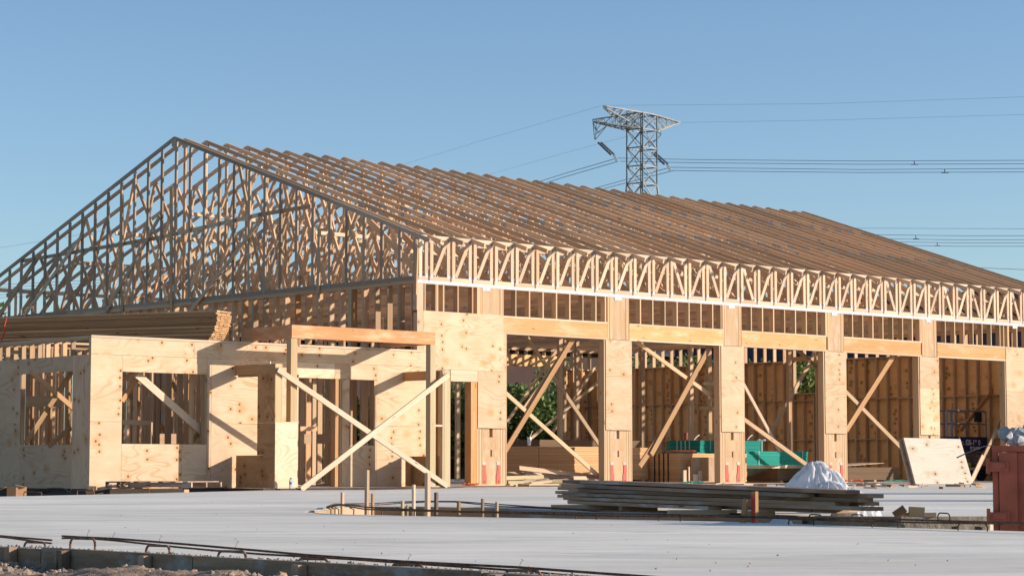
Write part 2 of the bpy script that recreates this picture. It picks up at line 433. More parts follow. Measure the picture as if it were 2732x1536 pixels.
# stakes in the island
st = [(908.5, 919, 1312.7, -16.0, 'pine', 'thin pale stake near the rounded tip of the slab gap'),
      (973, 986, 1253, -17.2, 'pine', 'tall left stake standing in the slab gap'),
      (989.5, 999, 1315.5, -17.15, 'pine', 'short stake just right of the tall left stake'),
      (1069, 1079, 1335, -17.2, 'green_pine', 'low stake topped below the long rebar in the slab gap'),
      (1083.6, 1090, 1346, -17.15, 'weathered', 'stubby grey stake beside the low pale stake'),
      (1098.5, 1109, 1292, -17.1, 'pine_light', 'middle-height pale stake left of the second tall stake'),
      (1133, 1149, 1260.5, -17.1, 'pine_light', 'second tall pale stake in front of the canopy brace'),
      (1158, 1170, 1312.7, -15.0, 'weathered', 'dark square-topped stake right of the second tall stake'),
      (1218.7, 1229, 1338, -15.1, 'fir', 'short reddish stake against the far form board'),
      (1283, 1292, 1329.4, -16.9, 'weathered', 'dark grey stake crossing the rebar near the right stakes'),
      (1321, 1330.5, 1338, -16.6, 'pine', 'pale stake right of the dark grey stake'),
      (2004, 2023, 1310, -17.0, 'fir', 'upright red painted stake in front of the lumber pile')]
for a, b, top, X, mt, lab in st:
    q = at((a+b)/2, top, X=X); w = (b-a)/FOC*(q-CAM).dot(FW)*.78
    mb = MB(); lean = ru(-.02, .02)
    mb.board((q.x+lean, q.y+lean, -.26), tuple(q), w, w*.8, (0, 1, 0), M[mt])
    o = mb.build('wooden_stake', loc=(q.x, q.y, -.24)); tag(o, lab, 'stake', 'stakes standing in the slab gap')
    if 'red painted' in lab:
        mb.v and None
        pb = MB(); pb.box(q.x-w*.42-.004, q.x-w*.42, q.y-w*.4, q.y+w*.38, -.12, q.z-.02, M['strapred']); pb.build('paint_mark', o)
q0 = at(1974, 1389, X=-17.05); q1 = at(1991, 1330, X=-17.05)
mb = MB(); mb.board(q0-Vector((0, 0, .15)), q1, .04, .025, (0, 1, 0), M['fir']); tag(mb.build('wooden_stake', loc=tuple(q0)), 'tilted reddish stake left of the upright red stake', 'stake', 'stakes standing in the slab gap')

# ------------------------------------------------------------------ rebar
def rebar_run(pxs, zfun, label, r=.0055, two=True, mat='rebar', fixed=None):
    pts = []
    for x, y, X in pxs: pts.append(at(x, y, X=X))
    # resample
    out = []
    for a, b in zip(pts, pts[1:]):
        n = max(2, int((b-a).length/.25))
        for i in range(n): out.append(a.lerp(b, i/n))
    out.append(pts[-1])
    mb = MB(); mb.tube(out, r, M[mat], 7)
    if two: mb.tube([p+Vector((.012, .02, -.012+.006*math.sin(i*.7))) for i, p in enumerate(out)], r*.9, M[mat], 7)
    o = mb.build('rebar', loc=tuple(out[0]), smooth=True); tag(o, label, 'rebar'); return o
E1 = -23.46
rebar_run([(-60, 1420, E1), (0, 1428.5, E1), (60, 1434, E1), (138, 1440, E1)], None, 'pair of rusty bars ending at the lower left of the slab')
rebar_run([(166, 1429, E1), (215, 1432, E1), (310, 1436, E1), (462, 1448, E1), (700, 1468.5, E1), (820, 1479.5, E1), (1080, 1497, E1), (1380, 1512, E1), (1620, 1529.5, E1), (2000, 1556, E1)], None, 'long rusty bars tied on hoops along the near slab edge')
rebar_run([(872, 1351, -16.6), (905, 1345, -16.9), (934, 1346, -17.3), (975, 1352, -17.55), (1065, 1357, -17.6), (1214, 1363, -17.55), (1480, 1367, -17.3), (1759, 1371.5, -17.1), (2004, 1377, -17.1), (2232, 1382.7, -17.3), (2400, 1385, -17.4), (2732, 1395, -17.6), (2950, 1402, -17.7)], None, 'long dark bars on the near side of the slab gap', .007)
rebar_run([(872, 1351, -16.3), (890, 1343.5, -15.7), (998, 1342, -14.9), (1065, 1338, -14.6), (1139, 1336, -14.5), (1214, 1336.5, -14.55), (1340, 1345, -14.8), (1441, 1352, -15.0), (1620, 1361.5, -15.2), (1800, 1366, -15.3), (2000, 1370, -15.3)], None, 'brown bars curving round the far side of the slab gap', .006, mat='rebar')
# hoops: U-shaped staples set in the slab
def hoop(xa, xb, ytop, X, label, group, r=.0062, mat='rebar_pale', zb=-.02):
    a = at(xa, ytop, X=X); b = at(xb, ytop+1.5, X=X-.01)
    rad = .03; d = (b-a).normalized(); pts = [Vector((a.x, a.y, zb)), Vector((a.x, a.y, a.z-rad))]
    for i in range(1, 5):
        t = i/4*math.pi/2
        pts.append(a+d*(rad*(1-math.cos(t)))+Vector((0, 0, -rad+rad*math.sin(t))))
    for i in range(5):
        t = i/4*math.pi/2
        pts.append(b-d*(rad*(1-math.sin(t)))+Vector((0, 0, -rad+rad*math.cos(t))))
    pts.append(Vector((b.x, b.y, zb)))
    mb = MB(); mb.tube(pts, r, M[mat], 7)
    tag(mb.build('rebar_hoop', loc=(a.x, a.y, zb), smooth=True), label, 'rebar hoop', group)
G1 = 'bent hoops along the near slab edge'
for i, (xa, xb, yt, s) in enumerate([(65, 122, 1439, 'first hoop at the left under the short pair of bars'), (188, 254, 1429, 'hoop at the left end of the long bars'),
        (390, 453, 1448, 'second hoop under the long bars'), (582, 656, 1463, 'third hoop under the long bars'), (795, 876, 1483, 'fourth hoop under the long bars'),
        (1043, 1130, 1499, 'fifth hoop under the long bars'), (1346, 1443, 1514, 'last hoop at the right in the bottom edge')]):
    hoop(xa, xb, yt+6, E1-.04, 'rusty bent '+s, G1)
G2 = 'bent hoops along the slab gap'
for xa, xb, yt, X, s in [(1537, 1591, 1368.5, -17.2, 'left of the lumber pile centre'), (1757, 1815, 1373, -17.1, 'under the middle of the lumber pile'),
        (2104, 2171, 1381, -17.2, 'beside the small plastic scrap'), (2327, 2396, 1388, -17.35, 'before the tan form board'), (2556, 2634, 1394, -17.5, 'left of the red bin foot'),
        (2158, 2193, 1371, -15.25, 'under the right end of the lumber pile'), (2270, 2304, 1371, -15.2, 'just right of the white plastic'), (2390, 2421, 1371, -15.1, 'among the timber scraps'),
        (2502, 2534, 1367, -15.0, 'alone on the slab left of the bin')]:
    hoop(xa, xb, yt, X, 'dark bent hoop '+s, G2, .0055, 'rebar')
G3 = 'bent hoops in the strip before the annex'
for xa, xb, yt, s in [(64, 111, 1311, 'beside the cardboard box'), (206, 251, 1307, 'near the annex corner'), (358, 397, 1302, 'in front of the pallet block')]:
    hoop(xa, xb, yt, at(xa, yt+8, Z=-.0).x+1.5, 'pale rusty hoop '+s, G3, .009, 'rebar_pale', -.2)
for i, (xx, X) in enumerate([(882, -16.9), (893, -16.7), (903, -17.1), (943, -17.35), (1018, -17.5), (1068, -17.5), (1105, -17.4)]):
    a = at(xx, 1352, X=X)
    mb = MB(); mb.tube([(a.x, a.y, -.1), (a.x+.005, a.y, a.z-.02), (a.x-.02, a.y+.03, a.z-.003)], .006, M['rebar'], 6)
    tag(mb.build('rebar_stub', loc=(a.x, a.y, -.1), smooth=True), 'short rusty upright bar under the left part of the gap rebar', 'rebar', 'short bars under the gap rebar')

# ------------------------------------------------------------------ MAIN HALL
SX = .325; SP = .6096; NT_ = 38; LEN = 23.3; WID = 18.42; RID = 9.21
PL0, PL1 = 4.228, 4.304
def rz(y): return 5.27+(8.35-5.27)/RID*(y if y <= RID else WID-y)
hall = thing('timber_frame_building', 'long unfinished timber framed building with bare roof trusses and open bays', 'building')

txs = [0.019]+[SX+SP*k for k in range(NT_)]+[LEN]
CT = .089
def truss(x, kind):
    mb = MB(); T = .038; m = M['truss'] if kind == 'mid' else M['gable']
    x += ru(-.006, .006) if kind == 'mid' else 0
    sl = (8.35-5.27)/RID; off = CT/2*math.sqrt(1+sl*sl)
    tail = .40 if kind != 'none' else 0
    dz = ru(-.008, .008)
    # top chords in two lengths joined by plates
    j = [2.3+ru(-.05, .05), 6.3+ru(-.4, .4)]
    for sgn in (0, 1):
        def Y(y): return y if not sgn else WID-y
        segs = [-tail, 3.05, 6.45, RID]
        for a, b in zip(segs, segs[1:]):
            mb.board((x, Y(a), rz(0)+sl*a-off+dz), (x, Y(b), rz(0)+sl*b-off+dz), CT, T, (0, 0, 1), m)
        # heel post
        mb.board((x, Y(.085), PL1+CT), (x, Y(.085), rz(.085)-CT-.01), .089, T, (0, 1, 0), m)
        if kind == 'mid':
            tops = [2.35, 4.65, 6.95]; bots = [3.45, 5.85]
            zt = lambda y: rz(y)-CT*1.05; zb = PL1+CT
            def web(y0, z0, y1, z1, w=.089): mb.board((x, Y(y0), z0), (x, Y(y1), z1), w, T*.98, (0, 1, 0), m)
            web(.16, zb-.01, tops[0], zt(tops[0]), .14)
            web(tops[0]+.05, zt(tops[0]), bots[0], zb)
            web(bots[0]+.05, zb, tops[1], zt(tops[1]))
            web(tops[1]+.05, zt(tops[1]), bots[1], zb)
            web(bots[1]+.05, zb, tops[2], zt(tops[2]))
            web(tops[2]+.05, zt(tops[2]), RID-.1, zb)
            g = M['plate']
            for yy in (3.05, 6.45):
                zc = rz(yy)-off+dz
                for sx in (-1, 1):
                    mb.board((x+sx*(T/2+.0015), Y(yy-.13), zc-.13*sl), (x+sx*(T/2+.0015), Y(yy+.13), zc+.13*sl), .08, .002, (0, 0, 1), g)
            for yy, z_, s_ in [(tops[0], zt(tops[0]), .13), (tops[1], zt(tops[1]), .12), (tops[2], zt(tops[2]), .11), (bots[0], zb-.04, .13), (bots[1], zb-.04, .13), (.12, zb-.03, .16)]:
                mb.box(x-T/2-.0025, x-T/2-.0005, min(Y(yy-s_/2), Y(yy+s_/2)), max(Y(yy-s_/2), Y(yy+s_/2)), z_-s_*.45, z_+s_*.45, g)
    # ridge plate
    for sx in (-1, 1):
        mb.box(x+sx*(T/2+.0012)-.001, x+sx*(T/2+.0012)+.001, RID-.1, RID+.1, 8.35-.24, 8.35-.055, M['plate'])
    # bottom chord
    segs = [.038, 4.6, 9.4, 14.0, WID-.038]
    for a, b in zip(segs, segs[1:]):
        mb.box(x-T/2, x+T/2, a+.001, b-.001, PL1+.001, PL1+CT, m)
    if kind == 'mid':
        mb.board((x, RID, PL1+CT), (x, RID, 8.35-.19), .089, T*.98, (0, 1, 0), m)
    else:
        y = .5895
        i = 0
        while y < WID-.4:
            mb.board((x, y, PL1+CT), (x, y, rz(y)-CT*1.07), .089, T*.98, (0, 1, 0), m)
            g = M['galv']
            for zz in (PL1+CT*.7, rz(y)-CT*1.3):
                mb.box(x-T/2-.0028, x-T/2-.0004, y-.014, y+.014, zz-.07, zz+.07, g)
            y += .6096; i += 1
    return mb.build('roof_truss', hall, (x, 0, PL1))
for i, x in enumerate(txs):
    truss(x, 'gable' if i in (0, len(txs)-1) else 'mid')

# eave panels between truss ends
rev = set()
for px in (1817, 1915, 2004, 2385, 2535, 2611, 2713):
    rev.add(int((at(px, 780, Y=0).x-SX)/SP))
for k in range(-1, NT_):
    xa = (txs[k+1])+.022; xb = (txs[k+2])-.022
    if xb-xa < .2: continue
    mb = MB(); m = M['pine_light']; y0, y1 = -.002, .036
    zb0, zb1 = PL1+.002, PL1+.089; zt1 = rz(0)-.012; zt0 = zt1-.089
    mb.box(xa, xb, y0, y1, zb0, zb1, m); mb.box(xa, xb, y0, y1, zt0, zt1, m)
    mb.box(xa+.016, xa+.100, y0+.0015, y1-.0015, zb1+.001, zt0-.001, m); mb.box(xb-.086, xb-.002, y0+.0015, y1-.0015, zb1+.001, zt0-.001, m)
    if xb-xa > .4:
        a = (xa+.125, 0, zb1+.02); b = (xb-.07, 0, zt0+.01)
        if k in rev: a = (xb-.12, 0, zb1+.02); b = (xa+.12, 0, zt0-.01)
        mb.board((a[0], .017, a[2]), (b[0], .017, b[2]), .085, .03, (1, 0, 0), m)
    g = M['galv']
    for xx in (xa+.05, xb-.05): 
        mb.box(xx-.03, xx+.03, y0-.003, y0-.0008, zb0+.05, zb0+.13, g)
        mb.box(xx-.025, xx+.025, y0-.003, y0-.0008, zt0-.03, zt0+.03, g)
    mb.build('eave_panel', hall, (xa, 0, PL1))
# rear eave blocking
for z0_, z1_ in ((PL1+.002, PL1+.09), (5.15, 5.25)):
    mb = MB()
    for k in range(NT_-1): mb.box(txs[k+1]+.0195, txs[k+2]-.0195, WID-.04, WID, z0_, z1_, M['truss'])
    mb.build('eave_blocking', hall)

# lateral braces along the building on the webs
for (y, z) in [(1.35, 5.05), (3.4, 4.43), (4.1, 5.65), (5.9, 4.43), (6.3, 6.25), (9.16, 6.5), (9.3, 4.43), (12.1, 6.25), (14.3, 5.65), (12.5, 4.43), (15.2, 4.43)]:
    for a, b in [(.35, 4.7), (4.3, 9.1), (8.8, 14.0), (13.6, 18.6), (18.2, 22.9)]:
        if rnd() < .12: continue
        mb = MB(); oy = ru(-.06, .06)
        mb.board((a+ru(-.2, .2), y+oy, z), (b+ru(-.2, .2), y+oy+ru(-.05, .05), z+ru(-.03, .03)), .089, .038, (0, .25, 1) if z > 4.6 else (0, 1, 0), M['pine_light']); mb.build('lateral_brace', hall)
# sway braces crossing the trusses
for (x0, y0, z0, x1, y1, z1) in [(.6, 4.5, 4.6, 3.6, 4.6, 6.6), (4.5, 6.2, 6.9, 1.2, 6.1, 4.6), (.8, 8.9, 4.6, 4.6, 9.0, 7.8), (6, 9.0, 7.8, 9.5, 9.0, 4.6), (1, 12.4, 4.6, 4, 12.3, 6.9), (5, 3.2, 6.0, 7.6, 3.4, 4.5), (10, 6, 4.6, 13.5, 6, 6.9), (15, 9, 7.8, 19, 9, 4.6)]:
    mb = MB(); mb.board((x0, y0, z0), (x1, y1, z1), .089, .036, (0, 0, 1), M['pine']); mb.build('sway_brace', hall)

# gable outside: cat run, loose uprights and raking braces
def pbrace(name, a, b, X, w=.089, t=.038, mat='pine', parent=hall, up=(0, 0, 1)):
    mb = MB(); mb.board(at(*a, X=X), at(*b, X=X), w, t, up, M[mat]); return mb.build(name, parent)
pbrace('gable_rail', (55, 697), (425, 634), .062); pbrace('gable_rail', (415, 636), (700, 571), .062, mat='pine_light'); pbrace('gable_rail', (690, 573), (830, 550), .062)
for a, b in [((702, 580), (508, 830)), ((427, 576), (281, 836)), ((216, 632), (66, 840))]:
    pbrace('raking_brace', a, b, -.045, .089, .038, 'weathered' if False else 'pine_light', up=(0, 1, 0))
for a, b, X in [((326, 521), (326, 838), -.025), ((457, 500), (457, 840), -.025), ((852, 610), (848, 842), -.025), ((1112, 660), (1108, 786), -.025)]:
    q0 = at(*a, X=X); q1 = at(*b, X=X)
    mb = MB(); mb.board(q0, q1, .089, .036, (0, 1, 0), M['pine']); mb.build('loose_upright', hall)

# plates
mb = MB()
for z in (PL0, PL0+.038):
    for a, b in [(0, 4.9), (4.9, 9.7), (9.7, 14.5), (14.5, 19.4), (19.4, 23.3)]:
        mb.box(a+.001, b-.001, .003, .14, z+.0005, z+.0375, M['pine'])
mb.build('top_plate', hall)
for X0, X1 in ((.0005, .14), (23.16, 23.299)):
    mb = MB()
    for z in (PL0, PL0+.038):
        for a, b in [(.142, 4.2), (4.2, 8.4), (8.4, 13.2), (13.2, 18.27)]:
            mb.box(X0, X1, a+.001, b-.001, z+.0005, z+.0375, M['pine'])
    mb.build('top_plate', hall)
mb = MB()
for z in (PL0, PL0+.038):
    for a, b in [(.142, 4.9), (4.9, 9.7), (9.7, 14.5), (14.5, 19.4), (19.4, 23.15)]:
        mb.box(a+.001, b-.001, WID-.14, WID-.002, z+.0005, z+.0375, M['pine'])
mb.build('top_plate', hall)
# steel strap over the front plate
mb = MB(); mb.box(.0, 23.3, -.003, .002, 4.236, 4.306, M['galv']); mb.box(-.002, .02, -.004, .01, 4.24, 4.3, M['galv'])
for x in (1.95, 5.95, 9.78, 13.6, 17.45, 21.3): mb.box(x-.12, x+.1, -.005, .001, 4.165, 4.236, M['galv'])
mb.build('steel_strap', hall)

# front wall: columns, headers, clerestory studs
cols = [(1.694, 2.502), (5.534, 6.349), (9.377, 10.178), (13.192, 14.007), (17.02, 17.826)]
def column(x0, x1):
    c = MB(); w = x1-x0; xc = (x0+x1)/2; L = M['lvl']
    # lower shear panel: edge studs, face, slots
    for q_, (a, b) in enumerate(((x0-.012, x0+.024), (x0+.029, x0+.063), (x0+.068, x0+.102), (x0+.107, x0+.141))): c.box(a, b, -.001-.002*(q_ % 2), .19, 0.03, 1.205, L, tint=(.9, .1)[q_ % 2])
    for q_, (a, b) in enumerate(((x1-.140, x1-.106), (x1-.101, x1-.067), (x1-.062, x1-.028), (x1-.023, x1+.008))): c.box(a, b, -.001-.002*(q_ % 2), .19, 0.03, 1.205, L, tint=(.9, .1)[q_ % 2])
    fx0, fx1 = x0+.145, x1-.144; F = M['lvl_face']
    sa, sb = xc-.062, xc+.03
    def slotted(z0, z1, s0, s1):
        c.box(fx0, s0, .004, .16, z0, z1, F, 2, .5); c.box(s1, fx1, .004, .16, z0, z1, F, 2, .5)
    c.box(fx0, fx1, .004, .16, .03, .62, F, 2, .5)
    slotted(.621, .76, xc-.035, xc+.012)
    c.box(fx0, fx1, .0045, .16, .761, 1.03, F, 2, .5)
    slotted(1.031, 1.205, sa, sb)
    c.box(fx0+.01, fx1-.01, .12, .19, .04, 1.2, M['fir'], 2)
    c.box(x0-.012, x1+.008, -.004, .2, 0, .03, M['green_pine'])
    # full height studs behind sheathing
    for a in (x0+.002, x0+.041, x1-.04, x1-.079): c.box(a, a+.037, .0195, .19, 1.206, 3.27, M['pine'])
    c.box(x0-.002, x0+.0015, .001, .19, 1.23, 3.25, M['pine'])
    # upper narrow column
    u0, u1 = x0+.075, x1-.055
    for q_, a in enumerate((u0, u0+.04, u0+.08, u1-.118, u1-.078, u1-.038)): c.box(a, a+.035, 0, .16, 3.272, PL0, L, tint=(.95, .1)[q_ % 2])
    c.box(u0+.12, u1-.12, .004, .12, 3.272, PL0, F, 2, .35)
    o = c.build('column', hall, (xc, 0, 0))
    s = MB(); s.box(x0, x1, -.012, .0, 1.222, 2.437, M['ply'], 0); s.box(x0+.002, x1-.003, -.012, .0, 2.441, 3.262, M['ply'], 0); s.build('plywood_panel', o)
    for sx, xx in ((-1, xc-.21), (1, xc+.19)):
        h = MB(); h.box(xx-.05, xx+.05, -.004, -.0005, .44, .51, M['pale'], 2)
        if sx < 0: pts = [(-.05, .03), (.06, .03), (.06, .2), (.035, .28), (.03, .44), (-.05, .44)]
        else: pts = [(-.06, .03), (.05, .03), (.05, .44), (-.03, .44), (-.035, .28), (-.06, .2)]
        b = len(h.v); mi = h.m(M['strapred'])
        h.v += [(xx+p[0], -.009, p[1]) for p in pts]; h.f.append(list(range(b, b+6))); h.mi.append(mi); h.ti.append(.5); h.uv.append([(0, 0)]*6)
        h.v += [(xx+p[0], -.0015, p[1]) for p in pts]
        for i in range(6):
            j = (i+1) % 6; h.f.append([b+i, b+6+i, b+6+j, b+j]); h.mi.append(mi); h.ti.append(.5); h.uv.append([(0, 0)]*4)
        h.tube([(xx+.005*sx, -.011, .085), (xx+.005*sx, -.0095, .085)], .02, M['black'], 10)
        h.build('hold_down_strap', o)
    return o
for c in cols: column(*c)
# last column / solid sheathing at the right end of the front
c = MB(); x0 = 20.832
for a in (x0+.002, x0+.041, x0+.5, x0+.9, x0+1.3, 22.6, 23.1): c.box(a, a+.037, .0195, .19, 0.01, 3.62, M['pine'])
for a in (x0+.1, x0+.14): c.box(a, a+.038, 0, .16, 3.66, PL0, M['lvl'])
o = c.build('column', hall, (x0, 0, 0))
s = MB()
for z0, z1 in ((.01, 1.217), (1.221, 2.437), (2.441, 3.655)): s.box(x0, 23.28, -.012, .0, z0, z1, M['ply'], 0)
s.build('plywood_panel', o)

hdr = [(2.432, 5.602), (6.30, 9.46), (10.11, 13.32), (13.94, 17.13), (17.79, 20.83)]
for i, (a, b) in enumerate(hdr):
    h = MB(); h.box(a+.002, b-.002, .0, .13, 3.30, 3.618, M['header'], tint=[.3, .75, .45, .1, .1][i])
    h.box(a+.002, b-.002, -.004, .15, 3.262, 3.298, M['pine_light']); h.box(a+.002, b-.002, -.003, .15, 3.620, 3.657, M['pine_light'])
    h.build('header_beam', hall, (a, 0, 3.3))
def fstud(x, z0=3.658, z1=PL0, w=.038, mat='pine', d=.14):
    s = MB(); s.box(x-w/2, x+w/2, .003, d, z0, z1, M[mat]); s.build('front_stud', hall, (x, 0, z0))
for a, b in hdr:
    n = 7; x = a+.37
    while x < b-.12: fstud(x); x += .4064
    fstud(b-.06)
for x in (.225, .53, .57, .738, 1.142, 1.552, 1.70, 1.74): fstud(x, 3.666)
s = MB(); s.box(.0, .18, .003, .14, 3.67, PL0-.001, M['pine_light'], 2); s.build('corner_stud', hall)
for x in (20.98+.4, 21.8, 22.2, 22.6, 23.0): fstud(x, 3.66)
# jambs in the openings (thick shaded side studs right of each opening)
for (x0, x1) in cols[1:]+[(20.832, 0)]:
    s = MB(); s.box(x0-.045, x0-.0025, .005, .19, .002, 3.258, M['pine']); s.build('jamb_stud', hall)
for (x0, x1) in cols:
    s = MB(); s.box(x1+.0025, x1+.041, .01, .19, .002, 3.258, M['pine']); s.build('jamb_stud', hall)

# corner big panel, door header, corner posts
s = MB(); s.box(.0, .17, -.012, .0, 2.30, 3.668, M['ply'], 2); s.box(.173, 2.43, -.013, .0, 2.446, 3.664, M['ply'], 0, .9); s.build('plywood_panel', hall)
s = MB(); s.box(-.75, .93, -.012, .0, 2.446, 2.96, M['ply'], 0) if False else s.box(.0, .9, .001, .14, 2.2, 2.44, M['pine_light'], 0)
s.box(.93, 1.69, -.008, .14, 2.205, 2.442, M['pine_light'], 0); s.build('door_header', hall)
s = MB(); s.box(1.51, 1.6895, .003, .19, 0.005, 2.2, M['header'], tint=.1); s.box(.86, .93, .003, .14, .005, 2.2, M['pine']); s.build('door_jamb', hall)
s = MB()
for x in (.02, .4, .62): s.box(x, x+.038, .003, .14, .005, 3.62, M['pine'])
s.box(.02, .85, .003, .14, 1.2, 1.238, M['pine'])
s.build('corner_stud', hall)

# gable wall studs (open)
y = .16; i = 0
while y < WID-.2:
    s = MB(); d = .038
    s.box(.002, .138, y, y+.038, .04, PL0, M['pine' if i % 5 else 'fir'])
    if i in (1, 4, 6, 9, 14, 15, 21): s.box(.002, .138, y+.0385, y+.0765, .04, PL0, M['pine'])
    if i == 5: s.box(.002, .138, y+.0385, y+.155, .04, PL0, M['green_pine'])
    s.build('gable_stud', hall, (0, y, .04)); y += .4064; i += 1
s = MB(); s.box(.002, .138, .145, WID-.14, .001, .039, M['green_pine']); s.build('bottom_plate', hall)

# end wall: studs, blocking, sheathing with a window, and back wall  (far, dim)
WY0, WY1 = at(2174, 1000, X=23.16).y, at(2114, 1000, X=23.16).y; WZ0, WZ1 = 1.98+.6, 3.40
WZ0 = at(2144, 1048, X=23.16).z; WZ1 = at(2144, 962, X=23.16).z
s = MB(); y = .2
while y < WID-.1:
    if WY0 < y < WY1-.1: s.box(23.162, 23.298, y, y+.038, .04, WZ0-.08, M['pine']); s.box(23.162, 23.298, y, y+.038, WZ1+.14, PL0, M['pine'])
    else: s.box(23.162, 23.298, y, y+.038, .04, PL0, M['pine'])
    y += .4064
for z in (1.2, 2.42, 3.64):
    yy = .24
    while yy < WID-.2:
        if not (WY0-.2 < yy < WY1 and z > 2.0): s.box(23.19, 23.297, yy, yy+.367, z, z+.038, M['pine'])
        elif z > 3.5 and not (WY0-.2 < yy < WY1): pass
        yy += .4064
s.box(23.162, 23.298, .145, WID-.14, .001, .039, M['green_pine'])
x = 21.62
while x < 23.1: s.box(x, x+.038, WID-.138, WID-.002, .04, PL0, M['pine']); x += .4064
for z in (1.2, 2.42, 3.64): s.box(21.7, 23.15, WID-.11, WID-.004, z, z+.038, M['pine'])
x = .4
while x < 21.5:
    if x < 3.2 or 6.8 < x < 9.2 or 12.0 < x < 13.2: s.box(x, x+.038, WID-.138, WID-.002, .04, PL0, M['pine'])
    else: s.box(x, x+.038, WID-.138, WID-.002, 4.09, PL0, M['pine'])
    x += .4064
o = s.build('stud', hall); o['kind'] = 'stuff'
s = MB()
for a, b, z0, z1 in [(.15, WY0, .01, 1.219), (WY0, WY1, .01, 1.219), (WY1, 9.9, .01, 1.219), (9.9, 12.34, .01, 1.219), (12.34, 14.8, .01, 1.219), (14.8, 18.4, .01, 1.219),
        (.15, 2.6, 1.221, 2.438), (2.6, WY0, 1.221, 2.438), (WY0, WY1, 1.221, WZ0-.04), (WY1, 11.4, 1.221, 2.438), (11.4, 13.9, 1.221, 2.438), (13.9, 18.4, 1.221, 2.438),
        (.15, 1.7, 2.44, 3.66), (1.7, WY0, 2.44, 3.66), (WY1, 12.0, 2.44, 3.66), (12.0, 14.4, 2.44, 3.66), (14.4, 18.4, 2.44, 3.66)]:
    s.box(23.301, 23.313, a+.001, b-.001, z0, z1, M['ply_in'], 1)
s.build('sheathing', hall); s = MB()
for a, b, z0, z1 in [(21.6, 23.3, .01, 1.219), (21.6, 23.3, 1.221, 2.438), (21.6, 23.3, 2.44, 3.66)]: s.box(a, b, WID+.001, WID+.013, z0, z1, M['ply_in'], 0)
s.build('sheathing', hall)
for a in (2.44, 6.8):
    s = MB(); s.box(a+.01, a+2.43, WID+.001, WID+.013, .01, 1.219, M['ply_in'], 0); s.build('sheathing', hall)
s = MB()
for a in range(6): s.box(a*3.58+.16, a*3.58+3.73, WID-.13, WID-.01, 3.71, 4.085, M['ply_in'], 0)
s.build('rear_header', hall)
s = MB(); s.box(23.15, 23.31, WY0, WY1, WZ1+.001, WZ1+.13, M['header']); s.box(23.15, 23.31, WY0, WY1, WZ0-.039, WZ0-.001, M['pine']); s.box(23.15, 23.31, WY0, WY1, WZ0-.25, WZ0-.22, M['pine'])
for y in (WY0-.078, WY0-.039, WY1+.001, WY1+.04): s.box(23.163, 23.29, y, y+.037, .04, 3.8, M['pine'])
s.build('window_frame', hall)
# interior posts & partitions
for px, wpx, Y in [(1494, 10, 9.2), (1714, 10, 9.2), (1843.5, 10, 9.2), (1892, 8, 6.2), (2106, 14, 5.4), (1540, 9, 13.0), (1221, 16, 13.0), (1248, 9, 9.0), (1504, 6, 14)]:
    q = at(px, 1100, Y=Y); s = MB(); s.box(q.x-.07, q.x+.07, Y-.045, Y+.045, .002, PL1-.003, M['pine']); s.build('interior_post', hall, (q.x, Y, 0))
for z0 in (1019, 1084):
    a = at(1866 if z0 == 1084 else 1876, z0+4, Y=5.9); b = at(1925, z0+4, Y=5.9); s = MB(); s.board(a, b, .089, .038, (0, 0, 1), M['green_pine' if z0 == 1019 else 'pine']); s.build('interior_rail', hall)
# partition walls of bare studs behind the gable
for X, y0, y1 in ((3.4, 9.4, 17.8), (6.6, 9.4, 18.0)):
    s = MB(); y = y0
    while y < y1: s.box(X, X+.09, y, y+.038, .04, PL0, M['pine']); y += .4064
    s.box(X, X+.09, y0, y1, .001, .039, M['pine']); s.box(X, X+.09, y0, y1, PL0+.001, PL0+.039, M['pine'])
    s.build('partition', hall)
# diagonal braces in the bays
def bb(a, b, Y, Yb=None, w=.089, t=.038, mat='fir'):
    q0 = at(*a, Y=Y); q1 = at(*b, Y=Y if Yb is None else Yb)
    s = MB(); s.board(q0, q1, w, t, (1, 0, 0), M[mat]); s.build('bay_brace', hall)
bb((1396, 884), (1600, 1188), 1.2, mat='pine'); bb((1531, 900), (1344, 1208), .23, w=.115, mat='fir'); bb((1344, 1044), (1618, 1288), .27, .25, mat='pine')
bb((1395, 1094), (1530, 905), .31, w=.1, mat='pine')
bb((1485, 935), (1352, 1125), 10, mat='pine'); bb((1602, 955), (1470, 1160), 12, mat='pine'); bb((1600, 1016), (1412, 1172), 11, mat='pine')
bb((1688, 905), (1926, 1076), .33, mat='pine'); bb((1897, 918), (1737, 1212), .25, w=.13, mat='fir'); bb((1772, 1144), (1706, 1243), .3, w=.14, mat='fir')
bb((2120, 925), (2205, 1002), .6, mat='pine'); bb((2176, 940), (2054, 1158), 6.5, w=.12, mat='pine'); bb((1982, 1022), (2080, 1204), 1.0, mat='pine_light'); bb((1980, 1115), (2150, 1238), .3, mat='pine', w=.1)
bb((2384, 948), (2257, 1148), .28, w=.14, mat='fir'); bb((2254, 1042), (2412, 1202), .33, .4, w=.1, mat='pine')
bb((2672, 1014), (2563, 1148), 2.2, w=.12, mat='fir'); bb((2672, 1118), (2594, 1281), .3, mat='pine', w=.1); bb((2622, 1215), (2590, 1283), .24, .1, mat='pine_light', w=.1)

